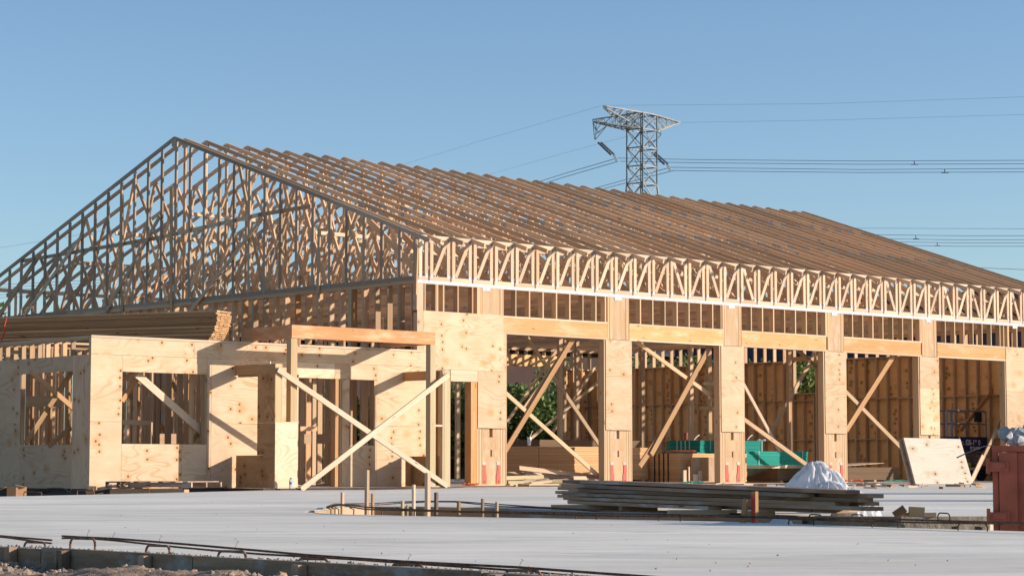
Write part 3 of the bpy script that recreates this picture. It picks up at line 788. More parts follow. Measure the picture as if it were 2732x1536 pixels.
# ------------------------------------------------------------------ ANNEX
AX, AY = -8.236, -.679
an = thing('building_annex', 'low plywood clad annex projecting in front of the gable wall', 'building', (AX, AY, 0))
WX0, WX1, WZa, WZb = -7.565, -5.735, .822, 2.138
DX0, DX1, DZ = -3.557, -2.64, 2.13
VX0, VX1, VZa = -2.296, -1.672, .828
T = .012
def sh(x0, x1, z0, z1, mat='ply', tint=None, ax=0, name='plywood_panel'):
    s = MB(); s.box(x0+.0025, x1-.0025, AY, AY+T, z0+.0025, z1-.0025, M[mat], ax, tint); return s.build(name, an, (x0, AY, z0))
sh(AX, -6.0, 2.44, 2.742, tint=.8); sh(-6.0, -3.6, 2.44, 2.742, tint=.6); sh(-3.6, -2.44, 2.44, 2.742, tint=.7); sh(-2.44, -.02, 2.44, 2.742, tint=.9)
sh(AX, WX0, 1.22, 2.44, tint=.9); sh(WX0, -5.70, WZb, 2.44, tint=.95); sh(AX, WX0, .0, 1.22, tint=.8)
sh(WX0, -6.25, 0, WZa, tint=.9); sh(-6.25, -5.70, 0, WZa, 'ply_pale', .3)
sh(-5.70, -5.60, 0, 2.44, 'ply', .5, 2)
sh(-5.60, DX0-.06, 1.22, 2.44, tint=.9); sh(-5.60, DX0-.06, 0, 1.22, tint=.75); sh(DX0-.06, DX0, 0, 2.2, 'pine_light', .6, 2, 'door_jamb')
sh(DX0-.06, DX1-.03, 2.135, 2.44, 'ply_pale', .9); sh(DX1-.03, VX0, 2.135, 2.44, 'ply', .4)
sh(-2.485, VX0, 0, 2.13, 'ply', .4, 2)
sh(VX0, -1.60, 2.135, 2.44, 'ply', 1.0); sh(VX0, -1.60, 0, VZa, 'ply', .5); sh(VX1+.0, -1.6, VZa, 2.13, 'ply', .6, 2)
sh(-1.60, -.02, 1.22, 2.44, tint=.95); sh(-1.60, -.02, 0, 1.22, 'ply', .9)
# left wall (faces -X)
def sl(y0, y1, z0, z1, mat='ply_shade_lift', tint=None, ax=1):
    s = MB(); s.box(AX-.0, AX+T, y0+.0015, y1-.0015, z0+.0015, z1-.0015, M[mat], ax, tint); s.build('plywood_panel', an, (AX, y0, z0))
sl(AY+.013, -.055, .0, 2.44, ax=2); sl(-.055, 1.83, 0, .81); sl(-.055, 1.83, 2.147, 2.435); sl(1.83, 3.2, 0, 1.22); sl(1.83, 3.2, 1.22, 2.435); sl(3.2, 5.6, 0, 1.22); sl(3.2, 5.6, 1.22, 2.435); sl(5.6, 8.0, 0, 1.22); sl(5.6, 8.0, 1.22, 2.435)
# plates and studs
s = MB()
for z in (2.704, 2.743): s.box(AX+.013, -.15, AY+.013, AY+.10, z, z+.037, M['pine_light'])
s.box(AX+.001, -3.6, AY-.003, AY+.012, 2.745, 2.787, M['pine_light'])
s.box(-3.55, -.4, AY-.003, AY+.012, 2.747, 2.785, M['pine_light'])
for z in (2.704, 2.743): s.box(AX+.003, AX+.10, AY+.102, 8.0, z, z+.037, M['pine'])
s.build('top_plate', an)
x = AX+.015; i = 0
while x < -.1:
    ok = not (WX0 < x < WX1-.03 or DX0 < x < DX1-.03 or VX0 < x < VX1-.03)
    s = MB()
    if ok: s.box(x, x+.038, AY+.0135, AY+.10, .01, 2.703, M['pine'])
    else: s.box(x, x+.038, AY+.0135, AY+.10, 2.30, 2.703, M['pine'])
    s.build('front_stud', an, (x, AY, 0)); x += .4064
for a in (WX0-.04, WX1+.002, DX1+.002, DX1+.041, VX0-.04, VX1+.002):
    s = MB(); s.box(a, a+.038, AY+.0135, AY+.15, .01, 2.30, M['pine' if a < -3 else 'fir']); s.build('jamb_stud', an)
for a, b, z in ((WX0, WX1, WZa-.04), (VX0, VX1, VZa-.04)):
    s = MB(); s.box(a, b, AY+.0135, AY+.10, z, z+.037, M['pine']); s.build('window_sill', an)
for a, b, z in ((WX0, WX1, WZb), (VX0, VX1, DZ), (DX0, DX1, DZ)):
    s = MB(); s.box(a, b, AY+.0135, AY+.10, z+.002, z+.14, M['fir']); s.build('header', an)
y = .02; i = 0
while y < 8:
    s = MB()
    if -.1 < y < 1.8: s.box(AX+.0135, AX+.10, y, y+.038, 2.2, 2.703, M['pine'])
    else: s.box(AX+.0135, AX+.10, y, y+.038, .01, 2.703, M['pine'])
    s.build('side_stud', an); y += .30 if y < 2.6 else .4064
for y in (-.10, 1.84, -.14): 
    s = MB(); s.box(AX+.0135, AX+.10, y, y+.038, .01, 2.2, M['pine']); s.build('jamb_stud', an)
s = MB(); s.box(AX+.0135, AX+.05, -.10, 1.85, 2.15, 2.28, M['fir']); s.build('header', an)
# interior partitions
def part_x(Y, x0, x1, step=.4064, mat='pine', name='partition', zt=2.74, skip=()):
    s = MB(); x = x0
    while x < x1:
        if not any(a < x < b for a, b in skip): s.box(x, x+.038, Y, Y+.09, .04, zt, M[mat])
        x += step
    s.box(x0, x1, Y, Y+.09, .001, .039, M[mat]); s.box(x0, x1, Y, Y+.09, zt+.001, zt+.039, M[mat]); s.box(x0, x1, Y, Y+.09, 1.22, 1.258, M[mat]) if False else None
    return s.build(name, an)
part_x(1.6, -7.9, -.6, skip=((-7.2, -6.5), (-3.9, -3.0))); part_x(3.2, -8.0, -.3, mat='fir', skip=((-2.6, -1.8),)); part_x(6.0, -8.0, -.3)
part_x(.55, -6.5, -5.2, .26, mat='pine'); part_x(.75, -4.2, -2.75, .33, 'fir'); part_x(2.2, -3.2, -.8, .45)
for X in (-5.9, -3.0, -.5):
    s = MB(); y = -.4
    while y < 5.9: s.box(X, X+.09, y, y+.038, .04, 2.74, M['pine']); y += .4064
    s.box(X, X+.09, -.45, 5.9, 2.741, 2.779, M['pine']); s.build('partition', an)
for a, b, Y in [((365, 998), (540, 1152), -.45), ((354, 992), (322, 1022), .2), ((362, 1012), (325, 1070), .3), ((340, 1048), (372, 1080), 1.4), ((455, 1015), (482, 1056), 2.0), ((428, 1133), (468, 1186), 2.0), ((535, 1150), (498, 1190), -.3),
        ((84, 992), (200, 1092), .3), ((195, 985), (68, 1182), .6), ((190, 1140), (130, 1190), .1)]:
    s = MB(); s.board(at(*a, Y=Y), at(*b, Y=Y), .14 if Y == -.45 else .089, .038, (1, 0, 0), M['pine_light' if Y == -.45 else 'fir']); s.build('brace', an)
for a, b, Y in [((326, 1126), (400, 1128), .2), ((430, 1080), (510, 1080), 1.5), ((800, 1143), (845, 1143), -.5), ((800, 1170), (900, 1170), 1.5), ((425, 1170), (540, 1170), 1.5), ((70, 1070), (165, 1070), 1.5)]:
    s = MB(); s.board(at(*a, Y=Y), at(*b, Y=Y), .089 if Y < 1 else .2, .038, (0, 0, 1), M['pine']); s.build('blocking', an)

# bundle of long boards on the annex
bd = thing('lumber_bundle', 'long bundle of flat stacked boards resting on the annex wall tops', 'lumber', (-4.6, 4.6, 2.79))
P0 = at(584, 826, Z=3.62); P0.z = 0; P1 = at(0, 845, Z=3.62); P1.z = 0
dr = (P1-P0).normalized(); nn = Vector((-dr.y, dr.x, 0))
if nn.dot(FW) < 0: nn = -nn
NL = 21
for i in range(NL):
    z = 2.80+i*.0394
    sh_ = [0.16, .14, .14, .12, .10, .10, .085, .07, .06, .045, .03, .03, .02, .01, .01, 0, .0, 0, -.01, .015, .0][i]
    for j in range(4):
        a = P0+dr*(sh_*2.0+ru(-.008, .008))+nn*(.0+j*.142+ru(-.012, .012)); b = a+dr*(6.4+ru(-.1, .1))
        s = MB(); s.board(Vector((a.x, a.y, z)), Vector((b.x, b.y, z+ru(-.001, .004))), .0325, .139, (0, 0, 1), M['fir' if i % 4 else 'pine'])
        if j == 0 or i == NL-1: s.build('board', bd)
        else:
            if j == 1 and i == 0: inner = MB()
            inner.v += [tuple(Vector(v)) for v in s.v]; o_ = len(inner.v)-8
            for fc, mi, ti, uv in zip(s.f, s.mi, s.ti, s.uv): inner.f.append([q+o_ for q in fc]); inner.mi.append(inner.m(M['fir'])); inner.ti.append(ti); inner.uv.append(uv)
o = inner.build('inner_boards', bd)
# orange tie at left
a = at(16, 848, D=47.2); s = MB(); s.tube([at(17, 848, D=47.0), at(10, 875, D=47.0), at(12, 885, D=47.0), at(3, 910, D=47.0)], .02, M['strapred'], 6); s.build('tie', bd)

# ------------------------------------------------------------------ CANOPY
cn = thing('entrance_canopy', 'timber entrance canopy frame with two plywood boxed piers and an X brace', 'canopy', (-2.9, -1.9, 0))
YF = -1.975
def cp(name, *b, mat='pine', ax=None, tint=None, parent=cn):
    s = MB(); s.box(*b, M[mat], ax, tint); return s.build(name, parent, (b[0], b[2], b[4]))
cp('post', -4.693, -4.545, YF+.014, YF+.154, .04, 2.812, mat='green_pine', tint=.4)
cp('post', -1.284, -1.144, YF, YF+.14, .07, 2.812, mat='green_pine', tint=.6)
cp('post_base', -1.286, -1.142, YF-.002, YF+.142, .03, .07, mat='galv')
cp('front_beam', -4.69, -1.16, YF-.002, YF+.13, 2.815, 3.061, mat='canopy_beam', tint=.6)
cp('side_beam', -4.69, -4.56, YF+.132, -.42, 2.815, 3.061, mat='canopy_beam', tint=.1)
cp('side_beam', -1.29, -1.165, YF+.132, -.42, 2.815, 3.061, mat='canopy_beam', tint=.2)
cp('beam_block', -4.70, -4.55, -.66, -.42, 2.79, 2.813, mat='pine_light')
# left pier: side sheets, front sheet, studs
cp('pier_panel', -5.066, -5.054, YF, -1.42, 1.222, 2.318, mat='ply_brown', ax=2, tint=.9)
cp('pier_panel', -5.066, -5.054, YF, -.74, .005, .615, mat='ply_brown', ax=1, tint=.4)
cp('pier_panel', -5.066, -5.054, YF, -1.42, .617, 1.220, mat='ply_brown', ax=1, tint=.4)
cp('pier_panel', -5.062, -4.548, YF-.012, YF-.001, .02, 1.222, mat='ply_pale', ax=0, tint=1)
cp('pier_stud', -5.05, -4.915, YF+.002, YF+.04, 0.0, 2.32, mat='green_pine', tint=.8)
cp('pier_stud', -4.912, -4.90, YF+.001, YF+.09, 1.224, 2.32, mat='pine')
cp('pier_stud', -4.60, -4.548, -.66, -.60, 0.0, 2.3, mat='pine_light')
cp('pier_rail', -5.0, -4.5, YF+.005, YF+.09, 1.224, 1.24, mat='pine_light')
cp('pier_sill', -5.07, -4.54, YF-.01, YF+.12, .0, .018, mat='pine_light')
cp('pier_header', -5.066, -5.02, -1.419, -.682, 2.14, 2.325, mat='fir', tint=.9)
s = MB()
for y in (-1.0, -1.38, -1.65): s.box(-5.052, -4.96, y, y+.038, .02, .6 if y > -1.4 else 2.3, M['pine'])
s.box(-5.052, -4.96, YF+.045, -.75, 2.1, 2.14, M['pine'])
s.build('pier_frame', cn)
# clip plates
for px in (722, 729.5): q = at(px, 968, Y=YF+.3); cp('connector', q.x-.018, q.x+.012, YF+.29, YF+.31, 2.32, 2.375, mat='white')
# right pier (open studs)
cp('pier_stud', -.92, -.775, YF, YF+.04, .035, 2.32, mat='green_pine', tint=.7)
cp('pier_stud', -.965, -.93, YF+.001, YF+.09, .035, 2.32, mat='pine_light')
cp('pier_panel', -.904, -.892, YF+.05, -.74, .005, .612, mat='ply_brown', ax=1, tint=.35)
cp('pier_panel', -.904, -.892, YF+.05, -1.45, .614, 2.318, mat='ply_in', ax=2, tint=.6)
cp('pier_header', -.908, -.86, -1.45, -.682, 2.135, 2.32, mat='fir', tint=.8)
cp('pier_header', -.908, -.86, YF+.05, -1.451, 2.135, 2.32, mat='fir', tint=.5)
cp('pier_rail', -1.144, -.965, YF+.004, YF+.09, 1.195, 1.233, mat='pine_light')
cp('pier_sill', -1.30, -.77, YF-.006, YF+.14, .0, .03, mat='green_pine')
s = MB()
for y in (-1.75, -1.55, -1.0): s.box(-.99, -.905, y, y+.038, .02, 2.3 if y < -1.4 else .6, M['fir'])
s.build('pier_frame', cn)
# door-side header linking pier and hall corner
cp('link_header', -.772, .925, YF+.02 if False else -.02, .0 if False else .0, 2.205, 2.44, mat='pine_light') if False else None
def cb(a, b, Y, mat, tint=.7):
    s = MB(); s.board(at(*a, Y=Y), at(*b, Y=Y), .1, .038, (0, 0, 1), M[mat], tint); s.build('diagonal_brace', cn)
cb((741, 985), (1193, 1296), YF-.035, 'pine_light'); cb((1197, 999), (803, 1305), YF-.075, 'pine_light', 1)

# ------------------------------------------------------------------ panel stacks inside
def stack(name, label, px, pyt, Y, wx, wy, z0, z1, mat, straps=None, strapmat='sling', layered=True, cat='panel stack', group=None):
    q = at(px, pyt, Y=Y); x0 = q.x
    s = MB(); n = 16; dz = (z1-z0)/n
    for i in range(n):
        j = ru(-.010, .010); j2 = ru(-.010, .010)
        s.box(x0+j, x0+wx+j, Y+j2, Y+wy+j2, z0+i*dz+.0015, z0+(i+1)*dz-.0015, M[mat], 0)
    o = s.build(name, loc=(x0, Y, z0)); tag(o, label, cat, group)
    if z0 < .2 and z0 > .03:
        for a in (.1, wx/2, wx-.2):
            b = MB(); b.box(x0+a, x0+a+.09, Y-.01, Y+wy, .001, z0-.001, M['pine']); b.build('bearer', o)
    if straps:
        for yy in straps:
            b = MB(); b.box(x0-.012, x0-.009, Y+yy, Y+yy+.04, z0, z1+.005, M[strapmat]); b.build('strap', o)
    return o
G4 = 'stacks of wood panels inside the front bays'
def ztop(px, py, Y): return at(px, py, Y=Y).z
stack('panel_stack', 'brown panel stack in the first bay, nearer the front, partly sunlit', 1533, 1195, 1.9, 2.44, 1.22, .09, ztop(1533, 1192, 1.9), 'osb', group=G4)
stack('panel_stack', 'brown panel stack in the first bay behind the nearer one', 1436, 1192, 3.15, 2.44, 1.25, .09, ztop(1436, 1190, 3.15), 'osb', group=G4)
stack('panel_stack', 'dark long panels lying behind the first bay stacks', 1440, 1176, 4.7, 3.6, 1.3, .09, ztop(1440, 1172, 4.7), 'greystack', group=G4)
zz = ztop(1809, 1208.5, 1.0)
stack('panel_stack', 'orange brown panel stack with four black straps behind the third column', 1809, 1208.5, 1.0, 2.44, 1.22, .03, zz, 'osb', [.3, .45, .6, .75], group=G4)
G5 = 'green panel stacks inside the bays'
z1 = ztop(1990, 1203, 2.6); 
stack('green_panel_stack', 'large lower green panel stack right of the third column', 1990, 1203, 2.6, 2.44, 1.22, .08, z1, 'greenstack', group=G5)
z2 = ztop(1868, 1205, 4.0)
stack('green_panel_stack', 'low dark green panel stack mostly hidden behind the orange stack', 1860, 1203, 4.0, 2.6, 1.3, .08, z2-.005, 'greenstack', group=G5)
stack('green_panel_stack', 'upper green panel stack with grey taped side on top of the lower green one', 1868, 1205, 4.02, 2.44, 1.22, z2, ztop(1868, 1174, 4.02), 'greenstack', [.35, .5, .65, .8], 'gtape', group=G5)
for px, yt, yb, Y, w in [(1894, 1174, 1203, 4.01, .02), (2032, 1174, 1203, 4.01, .025), (2024, 1202, 1277, 2.59, .018), (2140, 1202, 1230, 2.59, .025)]:
    a = at(px, yt, Y=Y); s = MB(); s.board((a.x, Y-.012, a.z), (a.x, Y-.012, at(px, yb, Y=Y).z), w, .003, (1, 0, 0), M['gtape'])
    tag(s.build('packing_strap'), {1894: 'pale packing strap on the upper green stack beside the third column', 2032: 'pale packing strap on the upper green stack right of the third column', 2024: 'thin pale strap down the lower green stack on its dark part', 2140: 'pale packing strap at the right end of the lower green stack'}[px], 'strap')
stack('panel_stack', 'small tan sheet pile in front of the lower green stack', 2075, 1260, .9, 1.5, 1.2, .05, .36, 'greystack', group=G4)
s = MB()
for i in range(5):
    a = at(2060+i*3, 1255, Y=.8); s.board((a.x-.28+i*.05, 1.1, .37+i*.016), (a.x+1.4, 1.3+.02*i, .37+i*.016), 1.0, .012, (0, 1, 0), M['ply_pale'], .8)
tag(s.build('loose_sheets', loc=(a.x, 1.2, .36)), 'loose pale sheets fanned on the small tan pile', 'plywood')
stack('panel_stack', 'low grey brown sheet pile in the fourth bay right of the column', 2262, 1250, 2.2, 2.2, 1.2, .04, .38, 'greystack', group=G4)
s = MB(); a = at(2262, 1250, Y=2.2); s.board((a.x-.2, 2.9, .40), (a.x+1.5, 2.6, .50), 1.0, .012, (0, 1, 0), M['ply_pale'], .4)
tag(s.build('plywood_sheet', loc=(a.x, 2.9, .39)), 'tilted grey sheet on the pile in the fourth bay', 'plywood')
# strong-wall board leaning in front of the orange stack
a = at(1860, 1290, Y=.75)
s = MB(); s.box(a.x-.2, a.x+.62, .72, .76, .05, .62, M['lvl_face'], 2); tag(s.build('wall_board', loc=(a.x, .72, .05)), 'short board with slots leaning on the strapped orange stack', 'board')
s = MB()
for i, (px, h, w) in enumerate([(1820, .32, .1), (1836, .40, .04), (1852, .22, .14), (1868, .3, .12)]):
    a = at(px, 1285, Y=.5); s.box(a.x, a.x+w, .45+i*.03, .48+i*.03, .003, h, M['pine_light'])
tag(s.build('timber_offcuts', loc=(a.x, .5, 0)), 'upright pale offcuts at the foot of the orange stack', 'offcuts')
# debris boards in the first bay
G6 = 'loose boards on the floor of the first bay'
for px0, py0, px1, py1, Y0, Y1, z, w, mt, lab in [
        (1385, 1248, 1610, 1274, .9, .5, .0, .10, 'pine_light', 'pale long board propped up at its left end'),
        (1400, 1264, 1520, 1272, 1.1, .9, .0, .1, 'pine_light', 'second pale board under the propped one'),
        (1350, 1275, 1450, 1272, .8, .8, .0, .09, 'green_pine', 'short board lying flat at the left of the bay'),
        (1355, 1287, 1412, 1286, .3, .3, .0, .08, 'green_pine', 'small greenish offcut beside the first column'),
        (1460, 1270, 1600, 1262, 1.3, 1.3, .0, .08, 'pine', 'board lying behind the propped pale board'),
        (1350, 1262, 1395, 1262, 1.2, 1.2, .0, .06, 'pine', 'short scrap against the brown panel stack'),
        (1400, 1280, 1580, 1288, .5, -.1, .0, .06, 'green_pine', 'thin board along the sill of the first bay'),
        (1530, 1277, 1565, 1277, .3, .3, .0, .12, 'pine_light', 'bright offcut near the second column')]:
    s = MB(); q0 = at(px0, py0, Y=Y0); q1 = at(px1, py1, Y=Y1); q0.z = max(q0.z, .03); q1.z = max(q1.z, .03)
    s.board(q0, q1, w, .038, (.2, .3, 1), M[mt]); tag(s.build('loose_board', loc=tuple(q0)), lab, 'board', G6)
s = MB(); 
for i in range(26):
    px = ru(1355, 1600); a = at(px, 1285, Y=ru(.1, 1.2)); L = ru(.2, .9); an_ = ru(-.5, .5)
    s.board((a.x, a.y, .02+rnd()*.08), (a.x+L*math.cos(an_), a.y+L*math.sin(an_)*.5, .02+rnd()*.12), .08, .035, (0, 1, .3), M[random.choice(['pine', 'green_pine', 'pine_light', 'weathered'])])
tag(s.build('scrap_heap', loc=(4, .6, 0)), 'tangled heap of timber offcuts on the floor of the first bay', 'scrap', kind='stuff')
# sill board in front of bay one
s = MB(); s.box(2.55, 5.45, -.09, .02, .0, .035, M['green_pine']); tag(s.build('sill_board', loc=(2.55, 0, 0)), 'greenish sill board across the foot of the first bay', 'board')

s = MB()
for i in range(120):
    px = ru(1190, 2630); a = at(px, ru(1291, 1303), Z=0)
    if a.y > -.3 or a.x < .4: continue
    L = ru(.04, .35); an_ = ru(0, 3.1); s.board((a.x, a.y, .012), (a.x+L*math.cos(an_), a.y+L*math.sin(an_), .012+ru(0, .02)), ru(.015, .06), ru(.01, .02), (0, 0, 1), M[random.choice(['pine_light', 'weathered', 'fir', 'card'])])
tag(s.build('wood_scraps', loc=(10, -2, 0)), 'thin scatter of wood scraps on the slab before the bays', 'scrap', kind='stuff')
# cups and bottles
def lathe(name, prof, mats, loc, label, cat, n=14, rot=None, group=None):
    s = MB(); x, y, z = loc
    for (r0, z0), (r1, z1), mt in zip(prof, prof[1:], mats):
        mi = s.m(M[mt]); b = len(s.v)
        for r, zz in ((r0, z0), (r1, z1)):
            for k in range(n):
                t = 2*math.pi*k/n; s.v.append((x+r*math.cos(t), y+r*math.sin(t), z+zz))
        for k in range(n):
            k2 = (k+1) % n; s.f.append([b+k, b+k2, b+n+k2, b+n+k]); s.mi.append(mi); s.ti.append(.5); s.uv.append([(0, 0)]*4)
    o = s.build(name, loc=loc, smooth=True); tag(o, label, cat, group)
    if rot: o.rotation_euler = rot
    return o
BP = [(0, 0), (.032, 0), (.033, .03), (.030, .07), (.032, .12), (.030, .16), (.014, .195), (.013, .21), (.0, .212)]
BM = ['bottle', 'bottle', 'bottle', 'bluelabel', 'bottle', 'bottle', 'white', 'white']
q = at(776.5, 1306, Y=-2.2); lathe('water_bottle', [(r*1.25, z*1.0) for r, z in BP], BM, (q.x, q.y, 0.001), 'clear water bottle standing before the left plywood pier', 'bottle')
CP = [(0, 0), (.032, 0), (.046, .15), (.048, .152), (.04, .152), (.0, .14)]
q = at(1412, 1188, Y=2.2); zt = ztop(1533, 1192, 1.9); lathe('paper_cup', [(r*1.15, z*1.3) for r, z in CP], ['paper']*5, (q.x, 2.2, q.z), 'white paper cup with straw on the first bay panel stack', 'cup')
cup = bpy.data.objects['paper_cup']; s = MB(); s.tube([(q.x+.01, 2.2, q.z+.18), (q.x+.10, 2.2, q.z+.34)], .008, M['white'], 6); s.build('straw', cup)
q = at(1830, 1174, Y=4.3); lathe('paper_cup', [(r*1.2, z*1.3) for r, z in CP], ['cupbrown', 'cupbrown', 'white', 'white', 'white'], (q.x, 4.3, q.z), 'brown paper cup standing above the orange stack', 'cup')
for px, lab in ((2022, 'fallen clear bottle at the left on the upper green stack'), (2036, 'fallen clear bottle at the right on the upper green stack')):
    q = at(px, 1173, Y=4.4); o = lathe('water_bottle', BP, BM, (q.x, 4.4, ztop(1868, 1174, 4.02)+.033), lab, 'bottle', rot=(0, math.radians(90), .4), group='bottles on the green stack')
for px0, lab in ((1852, 'curled white packing strip on the green stack left of the third column'), (1994, 'curled white packing strip on the green stack right of the third column')):
    s = MB(); q = at(px0, 1173, Y=4.1)
    s.tube([q, q+Vector((.05, 0, .05)), q+Vector((.12, 0, .10)), q+Vector((.2, 0, .13))], .012, M['white'], 5); tag(s.build('packing_strip', loc=tuple(q)), lab, 'strip')

# leaning plywood sheets in front of the fifth column
lp = thing('leaning_plywood', 'pale square plywood sheets leaning against the fifth column', 'plywood', tuple(at(2520, 1288, D=50)))
BL = at(2443, 1288, D=50.0); BR = at(2597, 1290, D=50.4); TL = at(2411, 1167, D=50.9); TR = at(2562, 1170.5, D=51.3)
BL.z = BR.z = .006
nn_ = (BR-BL).cross(TL-BL).normalized()
for i, (mt, off) in enumerate((('ply_sun_lift', 0), ('pine_light', .022), ('ply_pale', .10), ('weathered', .07))):
    s = MB(); sh2 = Vector((0, 0, 0)) if i == 0 else (BL-BR).normalized()*(off*1.0)
    th = .014 if i != 3 else .01
    c = []
    for k in (off, off+th):
        for (u, v) in ((BL, TL), (BR, TR)):
            pass
        c += [BL+nn_*(-k)*1+sh2, BR-nn_*k+sh2, TL-nn_*k+sh2, TR-nn_*k+sh2]
    if nn_.dot(CAM-BL) < 0: pass
    s.hexa(c, M[mt], (1.4, 1.2, th), .95); s.build('sheet', lp)

# scissor lift
lf = thing('scissor_lift', 'blue scissor lift with grey guard rails parked inside the fifth bay', 'scissor lift', (19.6, 2.0, 0))
YL = 2.0
xa = at(2528, 1200, Y=YL).x; xb = xa+1.85
def lb(name, *b, mat='navy', parent=lf):
    s = MB(); s.box(*b, M[mat]); return s.build(name, parent)
zt = at(2600, 1164, Y=YL).z; zp = at(2600, 1202, Y=YL).z
deck = lb('platform_deck', xa, xb, YL, YL+.76, zp, zt-.01)
for t, (px, py), sz in (('nie. GS-19 0', (2556, 1186), .21), ('0765-0009', (2588, 1198), .11)):
    cu = bpy.data.curves.new('deck_text', 'FONT'); cu.body = t.replace('nie', 'nie'); cu.size = sz; cu.extrude = .001; cu.offset = .006
    tmp = bpy.data.objects.new('tmp', cu); COL.objects.link(tmp)
    dg = bpy.context.evaluated_depsgraph_get(); me = bpy.data.meshes.new_from_object(tmp.evaluated_get(dg))
    bpy.data.objects.remove(tmp)
    q = at(px, py, Y=YL-.004)
    for v in me.vertices: v.co = Vector((v.co.x+q.x, YL-.003-v.co.z, v.co.y+q.z))
    me.materials.clear(); me.materials.append(M['white'])
    ob = bpy.data.objects.new('lettering', me); COL.objects.link(ob); ob.parent = deck
    ob.location = -(deck.matrix_basis.translation) - lf.location if False else Vector((0, 0, 0)) - lf.location - deck.location
s = MB()
for i in range(4):
    z0 = .42+i*.11
    for y in (YL+.1, YL+.62):
        s.board((xa+.1, y, z0), (xb-.1, y, z0+.11), .06, .04, (0, 0, 1), M['steel']); s.board((xa+.1, y+.05, z0+.11), (xb-.1, y+.05, z0), .06, .04, (0, 0, 1), M['steel'])
s.build('scissor_arms', lf)
s = MB(); s.box(xa, xb, YL, YL+.76, .14, .42, M['navy']); s.box(xa+.8, xb-.5, YL-.006, YL-.001, .30, .38, M['white']); s.build('chassis', lf)
for x in (xa+.22, xb-.25):
    for y in (YL-.01, YL+.65):
        s = MB(); s.tube([(x, y, .16), (x, y+.12, .16)], .16, M['dark'], 16); s.build('wheel', lf)
def loop(x0, x1, y, z0, z1, name):
    s = MB(); r = .08
    s.tube([(x0, y, z0), (x0, y, z1-r), (x0+r*.3, y, z1-r*.3), (x0+r, y, z1), (x1-r, y, z1), (x1-r*.3, y, z1-r*.3), (x1, y, z1-r), (x1, y, z0)], .024, M['steel'], 8)
    s.tube([(x0, y, (z0+z1)/2), (x1, y, (z0+z1)/2)], .02, M['steel'], 8); s.build(name, lf)
zr = at(2560, 1094, Y=YL).z; zrb = zt
loop(xa, xb, YL+.72, zrb, zr, 'guard_rail'); loop(xa+.0, xb-.0, YL+.03, zrb, zr-.01, 'guard_rail')
for x in (xa+.0, xa+.22, xa+.26, xb): 
    s = MB(); s.tube([(x, YL+.03, zrb), (x, YL+.03, zr-.03)], .026, M['steel'], 8); s.build('rail_post', lf)
s = MB(); s.box(xb-.6, xb-.3, YL-.05, YL+.0, zr-.32, zr-.04, M['dark']); s.build('control_box', lf)
s = MB(); a = at(2587, 1238, Y=YL-.02); s.poly([(a.x-.09, YL-.012, a.z), (a.x, YL-.012, a.z-.09), (a.x+.09, YL-.012, a.z), (a.x, YL-.012, a.z+.09)], simple('yellow', (.7, .62, .03))); s.build('warning_sticker', lf)

# ------------------------------------------------------------------ LUMBER PILE
pile = thing('lumber_pile', 'pile of weathered grey boards on blocks at the edge of the slab gap', 'lumber', (-15, -21.5, 0))
pa = at(1530, 1340, D=21.4); pb = at(2300, 1340, D=17.0); pa.z = pb.z = 0
pd = (pb-pa).normalized(); pn = Vector((-pd.y, pd.x, 0)); pn = pn if pn.dot(FW) > 0 else -pn
Lp = (pb-pa).length
rows = [(1520, 2290, 4), (1550, 2310, 4), (1512, 2215, 4), (1565, 2260, 4), (1545, 2250, 4), (1620, 2240, 3)]
for i in range(6):
    z = .062+i*.0395
    for j in range(5):
        if i == 5 and j > 3: continue
        s0 = ru(-.25, .35)+(.35 if i == 5 and j == 0 else 0); s1 = Lp+ru(-.75, .15)
        if i == 4 and j == 1: s1 = Lp+.28
        if i == 0 and j == 0: s1 = Lp*.55
        kk = pn.dot(RT)/pd.dot(RT)*(j*.148)
        a = pa+pd*(s0-kk)+pn*(j*.148+ru(-.012, .012)+i*.012); b = pa+pd*(s1-kk)+pn*(j*.148+ru(-.05, .05)+i*.012)
        zj = z+ru(0, .004); zb_ = .055+i*.0315
        yw = ru(-.08, .08)
        b = b+pn*yw
        s = MB(); s.board(Vector((a.x, a.y, zj)), Vector((b.x, b.y, zb_)), .031, .138, (0, 0, 1), M['weathered'], ru(0, 1))
        # freshly cut orange end
        e = Vector((b.x, b.y, zb_)); s.board(e, e+pd*.006, .030, .137, (0, 0, 1), M['pine' if rnd() < .7 else 'weathered'], .7)
        s.build('board', pile)
for px, D in ((1560, 21.2), (1600, 21.0), (1860, 19.3), (1905, 19.1), (2150, 17.9)):
    c = at(px, 1340, D=D); c.z = 0; a = c-pn*.25-pd*.45; b = c+pn*.7-pd*.45
for px0, px1, D, nm in ((1472, 1651, 21.0, 1), (1655, 1750, 20.6, 1), (1784, 1962, 18.75, 1), (1985, 2060, 18.2, 1)):
    a = at(px0, 1350, D=D); b = at(px1, 1350, D=D+.1); 
    s = MB(); s.board(Vector((a.x, a.y, .022)), Vector((b.x, b.y, .022)), .05 if D > 20 else .04, .10, (0, 0, 1), M['pine'], .6); s.build('bearer', pile)
